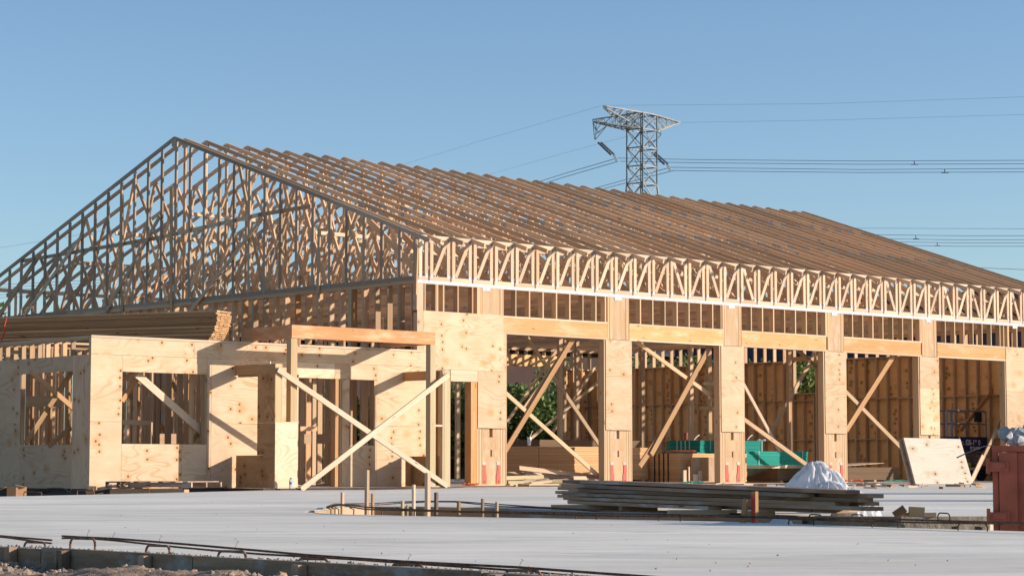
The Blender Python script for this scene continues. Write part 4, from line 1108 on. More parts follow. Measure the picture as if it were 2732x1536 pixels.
# ------------------------------------------------------------------ plastic sheet heap
from mathutils import noise
FH = Vector((FW.x, FW.y, 0)).normalized()
def film(name, label, c, peaks, ax, ay, seed, n=110, cat='plastic sheet'):
    """peaks: (x, y, height, radius) in metres, x to the right and y away"""
    s = MB(); mi = s.m(M['film'])
    for j in range(n+1):
        for i in range(n+1):
            # disc mapping
            u, v = 2*i/n-1, 2*j/n-1
            du = u*math.sqrt(1-v*v/2); dv = v*math.sqrt(1-u*u/2); rr = math.hypot(du, dv)
            ang = math.atan2(dv, du)
            edge = 1+.16*noise.noise(Vector((math.cos(ang)*1.7+seed, math.sin(ang)*1.7, 0)))+.07*noise.noise(Vector((math.cos(ang)*7+seed, math.sin(ang)*7, 3)))
            x = du*ax*edge; y = dv*ay*edge
            z = 0; wsum = 0
            for k_, (px_, py_q, h_, r_) in enumerate(peaks):
                dx, dy = x-px_, y-py_q; d = math.hypot(dx, dy)/r_; an_ = math.atan2(dy, dx)
                fold = abs(noise.noise(Vector((math.cos(an_)*2.6+seed, math.sin(an_)*2.6, k_*3+d*.35))))
                fold = 1-min(1, fold*3.2)          # sharp ridges radiating from the peak
                t = max(0, 1-d)
                zz = h_*(1-(1-t)**1.45+.20*fold*math.sin(min(1, t)*math.pi)-.05*math.sin(t*math.pi)) if t > 0 else 0
                z = max(z, zz)+.12*min(z, zz)
            p3 = Vector((x*9+seed, y*9, z*9))
            z += .014*(1-min(1, abs(noise.noise(p3*.6))*3.5))+.004*(1-min(1, abs(noise.noise(p3*2.7))*4))
            x += .018*noise.noise(p3*1.3); y += .018*noise.noise(p3*1.3+Vector((9, 9, 9)))
            z *= min(1, (1-rr)*9)
            w = RT*x+FH*y
            s.v.append((c[0]+w.x, c[1]+w.y, c[2]+max(z, .003)))
    for j in range(n):
        for i in range(n):
            a = j*(n+1)+i; s.f.append([a, a+1, a+n+2, a+n+1]); s.mi.append(mi); s.ti.append(.5); s.uv.append([(0, 0)]*4)
    o = s.build(name, loc=c, smooth=True); tag(o, label, cat); return o
c = at(2172, 1300, D=20.6); c.z = 0
HZ = at(2172, 1216, D=20.6).z-.12
film('plastic_sheet', 'large crumpled white plastic sheet heaped behind the grey board pile', tuple(c), [(0, 0, HZ*.82, .44), (0, 0, HZ*.95, .32), (.13, -.03, HZ*.86, .28), (-.14, .0, HZ*.58, .32), (.31, .0, HZ*.46, .36)], .56, .34, 5.3)
c = at(2283, 1340, D=18.3); c.z = 0
film('plastic_sheet', 'smaller crumpled white plastic by the right end of the board pile', tuple(c), [(0, 0, .17, .2), (.09, 0, .13, .14), (-.08, 0, .12, .16)], .21, .16, 11.1, 70)
c = at(2238, 1310, D=19.6); c.z = 0
film('plastic_sheet', 'low trailing white plastic between the heap and the small crumple', tuple(c), [(-.1, 0, .27, .32), (.1, 0, .20, .26)], .36, .22, 15.7, 80)
c = at(2082, 1390, D=16.3); c.z = -.03
film('plastic_scrap', 'little clear plastic scrap in the slab gap by the red stake', tuple(c), [(0, 0, .06, .1)], .10, .07, 21.2, 30)

# timber scraps right of the pile
G7 = 'timber offcuts on the slab left of the red bin'
for px0, py0, px1, py1, w, mt, lab in [(2386, 1376, 2414, 1355, .06, 'fir', 'short tilted offcut leaning left of the scraps'), (2425, 1362, 2466, 1364, .07, 'green_pine', 'flat tan block on top of the scraps'),
        (2392, 1374, 2452, 1372, .04, 'fir', 'dark offcut at the bottom of the scraps'), (2437, 1373, 2497, 1372, .035, 'pine_light', 'pale offcut at the right of the scraps')]:
    a = at(px0, py0, D=17.6); b = at(px1, py1, D=17.6); a.z = max(a.z, .02); b.z = max(b.z, .02)
    s = MB(); s.board(a, b, w, .04, (0, 0, 1), M[mt]); tag(s.build('timber_offcut', loc=tuple(a)), lab, 'offcut', G7)
# orange form boards inside the gap on the right
s = MB()
for px0, px1 in ((2095, 2165), (2172, 2260), (2285, 2370), (2376, 2400)):
    a = at(px0, 1394, D=16.4); b = at(px1, 1398, D=16.2)
    s.board(Vector((a.x, a.y, -.10)), Vector((b.x, b.y, -.10)), .14, .03, (0, 0, 1), M['pine'], .8)
tag(s.build('form_plank', loc=tuple(a)), 'tan planks standing on edge in the slab gap left of the bin', 'plank')
s = MB()
for i in range(90):
    px = ru(1140, 2640); D = ru(16.6, 17.4) if px < 1400 else ru(15.0, 17.0)
    if 1400 < px < 2050: continue
    a = at(px, 1380, D=D); r = ru(.012, .035)
    s.board((a.x, a.y, -.2), (a.x+ru(-.02, .02), a.y+ru(-.02, .02), -.2+r*3+.06), r*1.6, r*1.5, (ru(-1, 1), 1, 0), M['clod'], rnd())
tag(s.build('gravel_crumbs', loc=(-16.5, -22, -.2)), 'loose crumbs of concrete and soil in the slab gap', 'rubble', kind='stuff')

# ------------------------------------------------------------------ RED BIN
bn = thing('steel_bin', 'dark red steel waste bin filled with broken concrete at the right edge', 'bin', (-16.3, -26.2, -.2))
o0 = at(2649, 1300, D=15.5); o0.z = 0
by = (Vector((FW.x, FW.y, 0))+RT*.27).normalized(); bx = Vector((by.y, -by.x, 0))
def bbx(name, x0, x1, y0, y1, z0, z1, mat='bin', parent=bn):
    s = MB(); c = []
    for k in (z0, z1):
        for j in (y0, y1):
            for i in (x0, x1):
                v = o0+bx*i+by*j; c.append((v.x, v.y, k))
    s.hexa(c, M[mat], (x1-x0, y1-y0, z1-z0)); return s.build(name, parent)
ZT = at(2690, 1188, D=15.5).z
bbx('side_wall', 0, .035, .03, 2.0, -.19, ZT-.03); bbx('side_wall', 1.45, 1.49, .03, 2.0, -.19, ZT-.03)
bbx('end_wall', .035, 1.45, 1.96, 2.0, -.19, ZT-.03); bbx('floor_plate', .035, 1.45, .05, 1.95, -.19, -.15)
bbx('corner_post', .0, .04, -.02, .05, -.19, ZT-.045); bbx('rim', -.0, .12, -.03, .05, ZT-.045, ZT); bbx('rim', .12, 1.49, -.028, .05, ZT-.045, ZT-.001); bbx('rim', .0, .05, .05, 2.0, ZT-.044, ZT-.002)
gate = bbx('gate', .046, .170, -.045, .02, -.19, ZT-.047); bbx('gate', .170, 1.4, -.015, .0, -.19, ZT-.05); bbx('gate_rib', .30, .36, -.05, -.016, -.19, ZT-.05)
for zc in (at(2680, 1242, D=15.5).z, at(2680, 1376, D=15.5).z):
    h = bbx('hinge', -.038, .115, -.065, -.046, zc-.04, zc+.03); bbx('hinge_arm', .0, .09, -.078, -.066, zc-.018, zc+.022, parent=bn)
    s = MB(); v = o0+bx*-.03+by*-.06; s.tube([(v.x, v.y, zc-.055), (v.x, v.y, zc+.055)], .013, M['bin'], 8); s.build('hinge_pin', bn)
# rubble chunks
def chunk(c, r, seed, mat, name, label, cat, flat=1., group=None, kind=None, parent=None):
    random.seed(seed); import bmesh
    bm = bmesh.new(); bmesh.ops.create_icosphere(bm, subdivisions=1, radius=1)
    for v in bm.verts:
        v.co = v.co*ru(.62, 1.15); v.co.z *= flat
    bmesh.ops.convex_hull(bm, input=bm.verts)
    me = bpy.data.meshes.new(name); 
    for v in bm.verts: v.co = v.co*r
    bm.to_mesh(me); bm.free(); me.materials.append(M[mat]); 
    a_ = me.attributes.new('tint', 'FLOAT', 'FACE'); a_.data.foreach_set('value', [rnd()]*len(me.polygons))
    o = bpy.data.objects.new(name, me); COL.objects.link(o); o.location = c; o.rotation_euler = (ru(0, 3), ru(0, 3), ru(0, 3))
    if label: tag(o, label, cat, group, kind)
    random.seed(seed+1000); return o
labs = ['sharp slab of broken concrete overhanging the left rim of the red bin', 'pale concrete chunk beside the overhanging one in the bin', 'grey concrete chunk at the right edge on top of the bin', 'flat concrete piece lying on the bin fill', 'small concrete piece between the larger chunks in the bin', 'upright concrete shard at the far right of the bin', 'low concrete chunk at the back of the bin']
for i, (px, py, r, D) in enumerate([(2683, 1162, .075, 15.8), (2703, 1152, .05, 16.0), (2728, 1158, .06, 15.9), (2716, 1176, .055, 15.7), (2698, 1180, .035, 15.7), (2752, 1150, .08, 16), (2740, 1176, .07, 15.8)]):
    chunk(tuple(at(px, py, D=D)), r, 50+i, 'rubble', 'concrete_chunk', labs[i], 'rubble', 1.0, 'broken concrete in the red bin')
# solid fill below the chunks
s = MB()
for i in range(14):
    for j in range(16):
        pass
n1, n2 = 14, 18
for j in range(n2+1):
    for i in range(n1+1):
        v = o0+bx*(.05+1.39*i/n1)+by*(.02+1.9*j/n2); s.v.append((v.x, v.y, ZT-.07+ru(-.03, .07)*(1 if 0 < i < n1 else .3)))
mi = s.m(M['rubble'])
for j in range(n2):
    for i in range(n1): a = j*(n1+1)+i; s.f.append([a, a+1, a+n1+2, a+n1+1]); s.mi.append(mi); s.ti.append(.5); s.uv.append([(0, 0)]*4)
tag(s.build('rubble_fill', loc=tuple(o0)), 'broken concrete filling the red bin to its rim', 'rubble', kind='stuff')
s = MB(); s.tube([at(2650, 1187, D=15.45), at(2625, 1190, D=15.4), at(2590, 1203, D=15.3), at(2553, 1220, D=15.25)], [.003, .003, .004, .005], M['dark'], 6)
tag(s.build('bent_wire'), 'thin dark bent wire sticking out left of the bin rim', 'wire')

# ------------------------------------------------------------------ items by the annex
pl = thing('wooden_pallet', 'weathered pallet raised on a block before the annex front', 'pallet', (-7.6, -1.9, .1))
q = at(283, 1300, D=39.5); pdir = (at(512, 1298, D=38.9)-at(283, 1300, D=39.5)); pdir.z = 0; Lq = pdir.length; pdir.normalize(); pq = Vector((-pdir.y, pdir.x, 0))
if pq.dot(FW) < 0: pq = -pq
def zat(py, D): return CAM.z-(py-1240)/FOC*D
zA, zB = zat(1298, 39.3), zat(1281, 39.3)
q.z = 0
for j in (0, .55, 1.1):
    s = MB()
    for a, b, zz0, zz1 in ((0, .50, zA, zB), (.5, Lq, zA, zB)):
        p0 = q+pdir*a+pq*j; p1 = q+pdir*b+pq*j
        if a == 0:
            s.board((p0.x, p0.y, zB-.012), (p1.x, p1.y, zB-.012), .022, .04, (0, 0, 1), M['weathered']); s.board((p0.x, p0.y, zA+.012), (p1.x, p1.y, zA+.012), .018, .04, (0, 0, 1), M['weathered'])
            for t in (.02, .25, .48): s.board(q+pdir*(t-.02)+pq*j+Vector((0, 0, (zA+zB)/2)), q+pdir*(t+.03)+pq*j+Vector((0, 0, (zA+zB)/2)), zB-zA, .05, (0, 0, 1), M['weathered'])
        else: s.board((p0.x, p0.y, (zA+zB)/2), (p1.x, p1.y, (zA+zB)/2), zB-zA-.03, .045, (0, 0, 1), M['weathered'], 1)
    s.build('stringer', pl)
for i in range(7):
    t = (i+.5)/7*Lq; p0 = q+pdir*t-pq*.02; p1 = q+pdir*t+pq*1.15
    s = MB(); s.board((p0.x, p0.y, zB-.005), (p1.x, p1.y, zB-.005), .1, .018, pdir, M['weathered']); s.build('deck_board', pl)
s = MB(); a = at(300, 1305, D=39.0); b = at(498, 1305, D=38.6); s.board((a.x, a.y, (zA-.22)/2-.01), (b.x, b.y, (zA-.22)/2-.01), abs(zA+.2), .2, (0, 0, 1), M['pine'], .4)
tag(s.build('support_block', loc=(a.x, a.y, -.2)), 'pale timber block under the pallet', 'timber block')
by = Vector((FW.x, FW.y, 0)).normalized()
# cardboard box
cbx = thing('cardboard_box', 'open cardboard box lying at the lower left by the annex', 'box', tuple(at(42, 1318, D=36)))
qb = at(18, 1322, D=36.5); qb.z = -.2
s = MB(); e1 = RT*.20; e2 = Vector((.25, .2, 0))
def bxp(i, j, k): return qb+RT*i+by*j+Vector((0, 0, k))
s.board(bxp(0, 0, .13), bxp(.15, .0, .13), .26, .006, (0, 0, 1), M['card'], .2); s.board(bxp(.15, 0, .13), bxp(.30, .12, .13), .26, .006, (0, 0, 1), M['card'], .9)
s.board(bxp(0, .25, .13), bxp(.15, .28, .13), .26, .006, (0, 0, 1), M['card'], .5)
s.build('box_body', cbx)
s = MB(); s.board(bxp(-.02, .02, .262), bxp(-.13, .02, .22), .22, .005, by, M['card'], .8); s.build('flap', cbx)
s = MB(); s.board(bxp(.29, .12, .262), bxp(.12, .1, .30), .2, .005, by, M['card'], .7); s.build('flap', cbx)
# dark bars and rubbish in the strip
s = MB()
for i in range(9):
    a = at(ru(70, 120), ru(1305, 1316), D=38.5); b = at(ru(170, 200), ru(1303, 1312), D=38.2)
    s.tube([a, a.lerp(b, .5)+Vector((0, 0, .03)), b], .012, M['dark'], 5)
tag(s.build('bar_bundle', loc=tuple(a)), 'dark bundle of bars lying along the annex base', 'bars')
s = MB(); a = at(240, 1303, D=37.8); 
s.board(at(236, 1300, D=37.9), at(258, 1301, D=37.9), .06, .08, (0, 0, 1), M['pine'], .5); s.board(at(230, 1312, D=37.5), at(250, 1308, D=37.5), .08, .03, (0, 0, 1), M['card'], .6)
tag(s.build('timber_offcut', loc=tuple(a)), 'offcuts at the foot of the annex corner', 'offcut')
# threshold planks below the canopy
for px0, px1, py, lab in ((815, 930, 1305, 'wide brown plank on the ground below the canopy X brace'), (1085, 1200, 1306, 'brown plank on the ground left of the hall door')):
    a = at(px0, py, D=42.0); b = at(px1, py, D=42.5); s = MB(); s.board(Vector((a.x, a.y, -.03)), Vector((b.x, b.y, -.03)), .5, .04, (FW.x, FW.y, 0), M['weathered'], .9); tag(s.build('ground_plank', loc=tuple(a)), lab, 'plank')
# orange and small litter
lit = [(1255, 1293, 'orange', 'orange rag by the hall door jamb', .35), (2480, 1291, 'orange', 'orange strip under the leaning plywood', .8), (2275, 1284, 'orange', 'orange scraps right of the fourth column', .5), (1818, 1207, 'orange', 'orange strip on top of the strapped orange stack', .7), (1850, 1287, 'greenbit', 'green strips at the foot of the third column', .5), (2390, 1286, 'greenbit', 'green strip on the slab left of the leaning plywood', .6), (2478, 1295, 'greenbit', 'green curl in front of the leaning plywood', .3)]
for px, py, mt, lab, L in lit:
    D = 51 if py > 1250 else 0
    a = at(px, py, Z=.015) if py > 1250 else at(px, py, Y=1.2)
    if py > 1250: a = at(px, py, Y=-.35 if px < 2400 else -3.6 if mt == 'greenbit' else -3.9); a.z = .012
    s = MB(); n = 9; last = a-RT*L*.5; pts = [a+RT*(L*(i/(n-1)-.5))+Vector((0, 0, .012+ru(0, .035))) for i in range(n)]
    s.tube(pts, [ru(.012, .03) for _ in pts], M[mt], 5); tag(s.build('litter', loc=tuple(a)), lab, 'litter')

# ------------------------------------------------------------------ foreground dirt
def hn(x, y):
    from mathutils import noise
    v = Vector((x, y, 0))
    return noise.noise(v*1.1)*.5+noise.noise(v*3.1+Vector((5, 3, 1)))*.3+noise.noise(v*8.5)*.16+noise.noise(v*21)*.09
s = MB(); n1, n2 = 210, 260; mi = s.m(M['dirt'])
X0, X1, Y0, Y1 = -27.6, -23.655, -31.5, -22.5
for j in range(n2+1):
    for i in range(n1+1):
        x = X0+(X1-X0)*i/n1; y = Y0+(Y1-Y0)*j/n2
        d = -23.655-x
        z = -.085+.10*hn(x, y)
        z += .055*math.exp(-((y+25.75)/.55)**2-((d-.75)/.5)**2)+.05*math.exp(-((y+24.9)/.5)**2-((d-.9)/.4)**2)+.03*math.exp(-((y+27.3)/.5)**2-((d-.45)/.3)**2)
        z -= .02*math.exp(-(d/.15)**2)
        z -= max(0, d-1.6)*.02
        s.v.append((x, y, z))
for j in range(n2):
    for i in range(n1): a = j*(n1+1)+i; s.f.append([a, a+1, a+n1+2, a+n1+1]); s.mi.append(mi); s.ti.append(.5); s.uv.append([(0, 0)]*4)
struct(s, 'dirt_ground', smooth=True)
import bmesh
bm = bmesh.new(); tints = []
random.seed(31)
for i in range(2600):
    y = ru(-29.2, -23.6); d = abs(random.gauss(0, .5))+.04
    if d > 1.7: continue
    x = -23.66-d; r = random.choice([.003, .004, .006, .008, .011, .015]) if rnd() < .96 else .026
    z = -.085+.10*hn(x, y)+.055*math.exp(-((y+25.75)/.55)**2-((d-.75)/.5)**2)+.05*math.exp(-((y+24.9)/.5)**2-((d-.9)/.4)**2)
    res = bmesh.ops.create_icosphere(bm, subdivisions=1, radius=r)
    rot = Matrix.Rotation(ru(0, 6), 3, 'X')@Matrix.Rotation(ru(0, 6), 3, 'Z')
    sq = (ru(.6, 1.2), ru(.6, 1.2), ru(.5, .9))
    for v in res['verts']: v.co = rot@Vector((v.co.x*sq[0]*ru(.8, 1.15), v.co.y*sq[1]*ru(.8, 1.15), v.co.z*sq[2]*ru(.8, 1.15)))+Vector((x, y, z+r*.35))
me = bpy.data.meshes.new('soil_clods'); bm.to_mesh(me); bm.free(); me.materials.append(M['clod'])
a_ = me.attributes.new('tint', 'FLOAT', 'FACE'); vals = []
for i in range(len(me.polygons)):
    if i % 20 == 0: vv = rnd()
    vals.append(vv)
a_.data.foreach_set('value', vals)
o = bpy.data.objects.new('soil_clods', me); COL.objects.link(o); tag(o, 'loose clods and crumbs of soil before the form boards', 'soil', kind='stuff')
# crumbs along slab edge
s = MB()
for i in range(420):
    y = ru(-29.4, -23.8); r = ru(.0015, .0045)
    x = -23.58+abs(random.gauss(0, .05)); s.board((x, y, -.004), (x+ru(-.01, .01), y+ru(-.01, .01), r*1.4), r*1.6, r*1.5, (1, ru(-1, 1), 0), M['clod'], rnd())
for i in range(80):
    px = ru(0, 2600); py = ru(1325, 1520); a = at(px, py, Z=0)
    if -17.6 < a.x < -14.4 and a.y < -17: continue
    if a.x < -23.5: continue
    r = ru(.0012, .0035); s.board((a.x, a.y, -.006), (a.x+ru(-.004, .004), a.y+ru(-.004, .004), r*.8), r*2.5, r*1.5, (1, ru(-1, 1), 0), M['clod'], rnd())
tag(s.build('slab_crumbs', loc=(-23.5, -27, 0)), 'crumbs of dried concrete scattered on the slab', 'rubble', kind='stuff')
# tie wires
s = MB()
for px, py in ((232, 1430), (300, 1436), (424, 1445), (628, 1460), (1087, 1497), (1385, 1512)):
    a = at(px, py, X=E1); s.tube([a, a+Vector((.0, -.01, .02)), a+Vector((.005, -.02, .028)), a+Vector((0, -.012, .032))], .0012, M['rebar'], 4)
tag(s.build('tie_wires'), 'thin tie wires twisted round the near rebar', 'wire', kind='stuff')

# ------------------------------------------------------------------ vegetation & houses behind
def leafblob(s, c, R, n, size, mat, seed):
    random.seed(seed); mi = s.m(mat)
    for i in range(n):
        u = ru(-1, 1); t = ru(0, 2*math.pi); rr = (.55+.45*rnd()**.5)
        q = math.sqrt(1-u*u)
        p = Vector((c[0]+R[0]*rr*q*math.cos(t), c[1]+R[1]*rr*q*math.sin(t), c[2]+R[2]*rr*u))
        d = Vector((ru(-1, 1), ru(-1, 1), ru(-.3, 1.2))).normalized(); e = d.cross(Vector((ru(-1, 1), ru(-1, 1), ru(-1, 1)))).normalized()
        L = size*ru(.6, 1.4); W = L*.28
        b = len(s.v); s.v += [tuple(p), tuple(p+d*L*.5+e*W), tuple(p+d*L), tuple(p+d*L*.5-e*W)]
        s.f.append([b, b+1, b+2, b+3]); s.mi.append(mi); s.ti.append(min(1, max(0, random.gauss(.42, .25)))); s.uv.append([(0, 0)]*4)
def shrub(x, y, h, w, seed, label, group, n=5200, size=.17, mat='leaf', name='shrub', trunk=.25, proto=None):
    o = thing(name, label, 'shrub' if name == 'shrub' else 'tree', (x, y, -.2), group)
    s = MB(); random.seed(seed)
    for k in range(9):
        random.seed(seed*13+k); c = (x+ru(-.5, .5)*w, y+ru(-.5, .5)*w, -.2+trunk+h*ru(.25, .78)); r = ru(.28, .42)*w
        leafblob(s, c, (r*1.1, r*1.1, h*ru(.18, .27)), n//9, size, M[mat], seed*31+k)
    s.build('foliage', o)
    s = MB(); random.seed(seed)
    for k in range(4): s.tube([(x, y, -.2), (x+ru(-.3, .3)*w*.5, y+ru(-.3, .3)*w*.5, h*.35), (x+ru(-.6, .6)*w*.5, y+ru(-.6, .6)*w*.5, h*.75)], [.06, .04, .015], M['bark'], 6)
    s.build('stem', o); return o
G8 = 'shrubs growing behind the building'
sl_ = [(12.6, 21.6, 3.3, 2.2, 'big leafy shrub seen through the annex doorway'), (14.8, 21.9, 3.4, 2.2, 'leafy shrub seen left of the hall doorway'), (17.2, 21.5, 3.4, 2.3, 'dense dark shrub filling the hall doorway'),
       (19.4, 21.4, 3.0, 2.1, 'bushy shrub at the left of the first bay'), (21.3, 21.6, 3.3, 2.3, 'bushy shrub in the middle of the first bay'), (23.2, 21.8, 3.0, 2.2, 'shrub beside the inner post of the first bay'), (25.6, 22.4, 4.2, 2.4, 'taller shrub beyond the rear corner of the hall'),
       (27.4, 18.6, 4.6, 2.4, 'shrub seen through the top gap of the second bay, left part'), (28.0, 15.2, 4.3, 2.6, 'shrub seen through the top gap of the second bay, right part'), (27.4, 12.2, 4.5, 2.0, 'shrub seen through the top gap of the third bay'), (26.6, 8.9, 3.0, 2.6, 'round shrub seen through the end wall window'), (27.2, 6.2, 3.8, 1.8, 'shrub beyond the fourth bay top gap')]
for i, (x, y, h, w, lab) in enumerate(sl_): shrub(x, y, h, w, 100+i, lab, G8, 6500 if i in (2, 3, 4) else 4200)
q = at(-8, 790, D=118); shrub(q.x-1.2, q.y, q.z+.1, 2.6, 300, 'tree top peeping out at the far left behind the trusses', None, 5000, .45, 'leaf2', 'tree', .2)
# houses
h = thing('brown_house', 'dark brown walled house behind the shrubs of the first bay', 'house', (22, 33, -.2))
s = MB(); s.box(20, 46, 33, 41, -.2, 5.4, M['housebrown']); s.build('wall', h)
s = MB()
for a in (0, 1):
    y0, y1 = (32.6, 37) if a == 0 else (37, 41.4)
    s.board((19.6, (y0+y1)/2, 5.9), (46.4, (y0+y1)/2, 5.9), 4.7, .12, (0, 1, .25 if a == 0 else -.25), M['house'])
s.build('roof', h)
for x in (24, 38): 
    s = MB(); s.box(x, x+1.2, 32.96, 32.998, 1.2, 2.6, M['glassblue']); w_ = s.build('window', h); s = MB(); s.box(x-.08, x+1.28, 32.94, 32.959, 1.1, 1.19, M['white']); s.build('sill', w_)
h = thing('navy_house', 'dark slatted house beyond the end wall seen through its window', 'house', (36, 12, -.2))
s = MB()
for i in range(26): s.box(33-.002*(i % 2), 33.1, 2, 24, -.2+i*.22, -.2+i*.22+.215, M['house'])
s.box(33.1, 41, 2, 24, -.2, 5.6, M['house']); s.build('wall', h)
for y0, z0 in ((8.3, 2.7), (14.2, 2.8), (19, 2.8)):
    s = MB(); s.box(32.95, 32.995, y0, y0+1.3, z0, z0+1.5, M['glassblue']); w_ = s.build('window', h)
    s = MB(); s.box(32.90, 32.949, y0-.1, y0+1.4, z0-.16, z0-.01, M['white']); s.build('sill', w_)
s = MB()
for i in range(2): s.board((35.0+i*4, 1.7, 6.1), (35.0+i*4, 24.3, 6.1), 4.3, .12, (1, 0, .3 if i == 0 else -.3), M['housebrown'])
s.build('roof', h)

# ------------------------------------------------------------------ PYLON & wires
PD = 250.
def pz(zx, zy, dep=0.):   # zoom-pixel -> point near the pylon, depth offset in metres
    return at(1500+zx/4.525, 240+zy/4.525, D=PD+dep)
py_ = thing('power_pylon', 'steel lattice power pylon rising behind the roof', 'pylon', tuple(at(1714, 1245, D=PD)))
BD = PD
def lat(s, a, b, r=.09, mat='pylon'): s.board(a, b, r*1.6, r*1.2, (0.3, .2, 1), M[mat], rnd())
lev = [270, 470, 690, 912, 1122]
cx = {'L': (780, 0), 'F': (972, -1.75), 'R': (1143, 0), 'B': (950, 1.75)}
def corner(n, y, spread=0):
    x, d = cx[n]; vert = {'L': 20, 'F': 0, 'R': 38, 'B': 58}[n] if y < 400 else {'L': 15, 'F': -5, 'R': 25, 'B': 45}[n]
    return pz(x+(x-960)*spread, y+vert, d*(1+spread))
s = MB()
for n in 'LFRB':
    for a, b in zip(lev, lev[1:]): lat(s, corner(n, a), corner(n, b), .12)
    lat(s, corner(n, 1122), corner(n, 2300, .85), .13)
for a, b in zip(lev, lev[1:]):
    for n, m_ in (('L', 'F'), ('F', 'R'), ('R', 'B'), ('B', 'L')):
        lat(s, corner(n, a), corner(m_, b), .055); lat(s, corner(m_, a), corner(n, b), .055)
for y in lev:
    for n, m_ in (('L', 'F'), ('F', 'R'), ('R', 'B'), ('B', 'L')): lat(s, corner(n, y), corner(m_, y), .075)
ll = [(1122, 0), (1400, .22), (1750, .45), (2300, .85)]
for (a, sa), (b, sb) in zip(ll, ll[1:]):
    for n, m_ in (('L', 'F'), ('F', 'R'), ('R', 'B'), ('B', 'L')):
        lat(s, corner(n, a, sa), corner(m_, b, sb), .07); lat(s, corner(m_, a, sa), corner(n, b, sb), .07); lat(s, corner(n, b, sb), corner(m_, b, sb), .07)
base = at(1714, 1245, D=PD)
for n in 'LFRB':
    t = corner(n, 2300, .85); lat(s, t, Vector((base.x+(t.x-base.x)*1.5, base.y+(t.y-base.y)*1.5, -.2)), .14)
s.build('tower_body', py_)
def arm(name, tops, bots, n=6):
    """tops/bots: pairs (root,tip) of points; two top chords, two bottom chords meeting at tips"""
    s = MB()
    (t0, t1), (u0, u1) = tops; (b0, b1), (c0, c1) = bots
    for a, b in ((t0, t1), (u0, u1), (b0, b1), (c0, c1)): lat(s, a, b, .075)
    for i in range(n):
        f0, f1 = i/n, (i+1)/n
        for (a0, a1), (e0, e1) in (((t0, t1), (b0, b1)), ((u0, u1), (c0, c1)), ((t0, t1), (u0, u1)), ((b0, b1), (c0, c1))):
            lat(s, a0.lerp(a1, f1), e0.lerp(e1, f1), .035); lat(s, a0.lerp(a1, f0), e0.lerp(e1, f1), .035)
    return s.build(name, py_)
arm('cross_arm', [(pz(970, 270, -1.7), pz(410, 352, -3.5)), (pz(780, 300, 0), pz(370, 358, -3.2))], [(pz(972, 465, -1.7), pz(415, 385, -3.5)), (pz(780, 490, 0), pz(370, 388, -3.2))])
arm('cross_arm', [(pz(970, 270, -1.7), pz(490, 195, -6)), (pz(1140, 305, 0), pz(530, 196, -6.2))], [(pz(780, 470, 0), pz(500, 215, -6)), (pz(960, 470, 0), pz(540, 225, -6))])
arm('cross_arm', [(pz(970, 272, -1.7), pz(1400, 388, 5)), (pz(1140, 305, 0), pz(1425, 392, 5))], [(pz(1150, 500, 0), pz(1400, 402, 5)), (pz(1160, 480, 1), pz(1420, 400, 5))], 5)
for L_ in ([((368, 360), (392, 600)), ((415, 385), (400, 600)), ((560, 410), (400, 602)), ((380, 450), (450, 520)), ((372, 400), (430, 500)), ((400, 500), (470, 410)), ((395, 540), (530, 440))],
             [((1190, 460), (1195, 540)), ((1140, 500), (1195, 540)), ((1195, 540), (1050, 690)), ((1030, 520), (1050, 690)), ((1145, 600), (1050, 640))]):
    s = MB()
    for a, b in L_: lat(s, pz(*a, -3.3 if a[0] < 700 else 1), pz(*b, -3.3 if a[0] < 700 else 1), .05)
    s.build('hanger_bracket', py_)
for (a, b), (c, d) in ((((430, 632), (590, 785)), ((465, 630), (625, 778))), (((1080, 755), (1235, 900)), ((1115, 752), (1275, 893)))):
    dd = -3.3 if a[0] < 700 else 1
    for e, f2 in ((a, b), (c, d)):
        s = MB(); P_, Q_ = pz(*e, dd), pz(*f2, dd); n = 22
        s.tube([P_.lerp(Q_, i/n) for i in range(n+1)], [.09 if i % 2 else .13 for i in range(n+1)], M['pylon_dark'], 8); s.build('insulator', py_)
    s = MB(); s.board(pz(b[0]+30, b[1]-5, dd), pz(b[0]+65, b[1]+75, dd), .28, .08, RT, M['white']); s.build('clamp', py_)
random.seed(77)
def cable(label, pts, r=.035, name='power_cable', group='power cables'):
    P_ = [at(x, y, D=D) for x, y, D in pts]; out = []
    if pts[-1][0] >= 2900: P_.append(P_[-1]+(P_[-1]-P_[-2])*5)
    if pts[0][0] <= -40: P_.insert(0, P_[0]+(P_[0]-P_[1])*2)
    for i, (a, b) in enumerate(zip(P_, P_[1:])):
        for t in range(6): out.append(a.lerp(b, t/6))
    out.append(P_[-1]); s = MB(); s.tube(out, r, M['wire'], 5); tag(s.build(name, loc=tuple(out[0])), label, 'cable', group)
cable('top thin wire running right from the pylon peak', [(1608, 282, 244), (2200, 277, 235), (2900, 253, 225)], .011)
cable('thin wire running right from the pylon right arm tip', [(1816, 327, 255), (2200, 321, 245), (2900, 301, 235)], .011)
cable('thin wire dropping left from the pylon peak', [(1602, 283, 244), (1300, 371, 330), (1000, 462, 450)], .013)
cable('thin wire dropping left behind the pylon', [(1816, 327, 255), (1670, 365, 280), (1500, 410, 330), (1150, 510, 460)], .013)
ys_ = [('uppermost heavy cable right of the pylon', 1648, 422, 425.6, 429.8, 428, 426), ('second heavy cable right of the pylon', 1655, 430.5, 434, 438.6, 437.3, 436), ('third heavy cable right of the pylon', 1788, 446.5, 447, 452.5, 449.8, 446), ('fourth heavy cable right of the pylon', 1795, 455, 455.5, 460.5, 459, 457)]
for lab, x0, y0, y1, y2, y3, y4 in ys_: cable(lab, [(x0, y0, 247), (1860, y1+.6, 245), (2300, y2, 240), (2732, y3, 232), (2900, y4, 230)], .03)
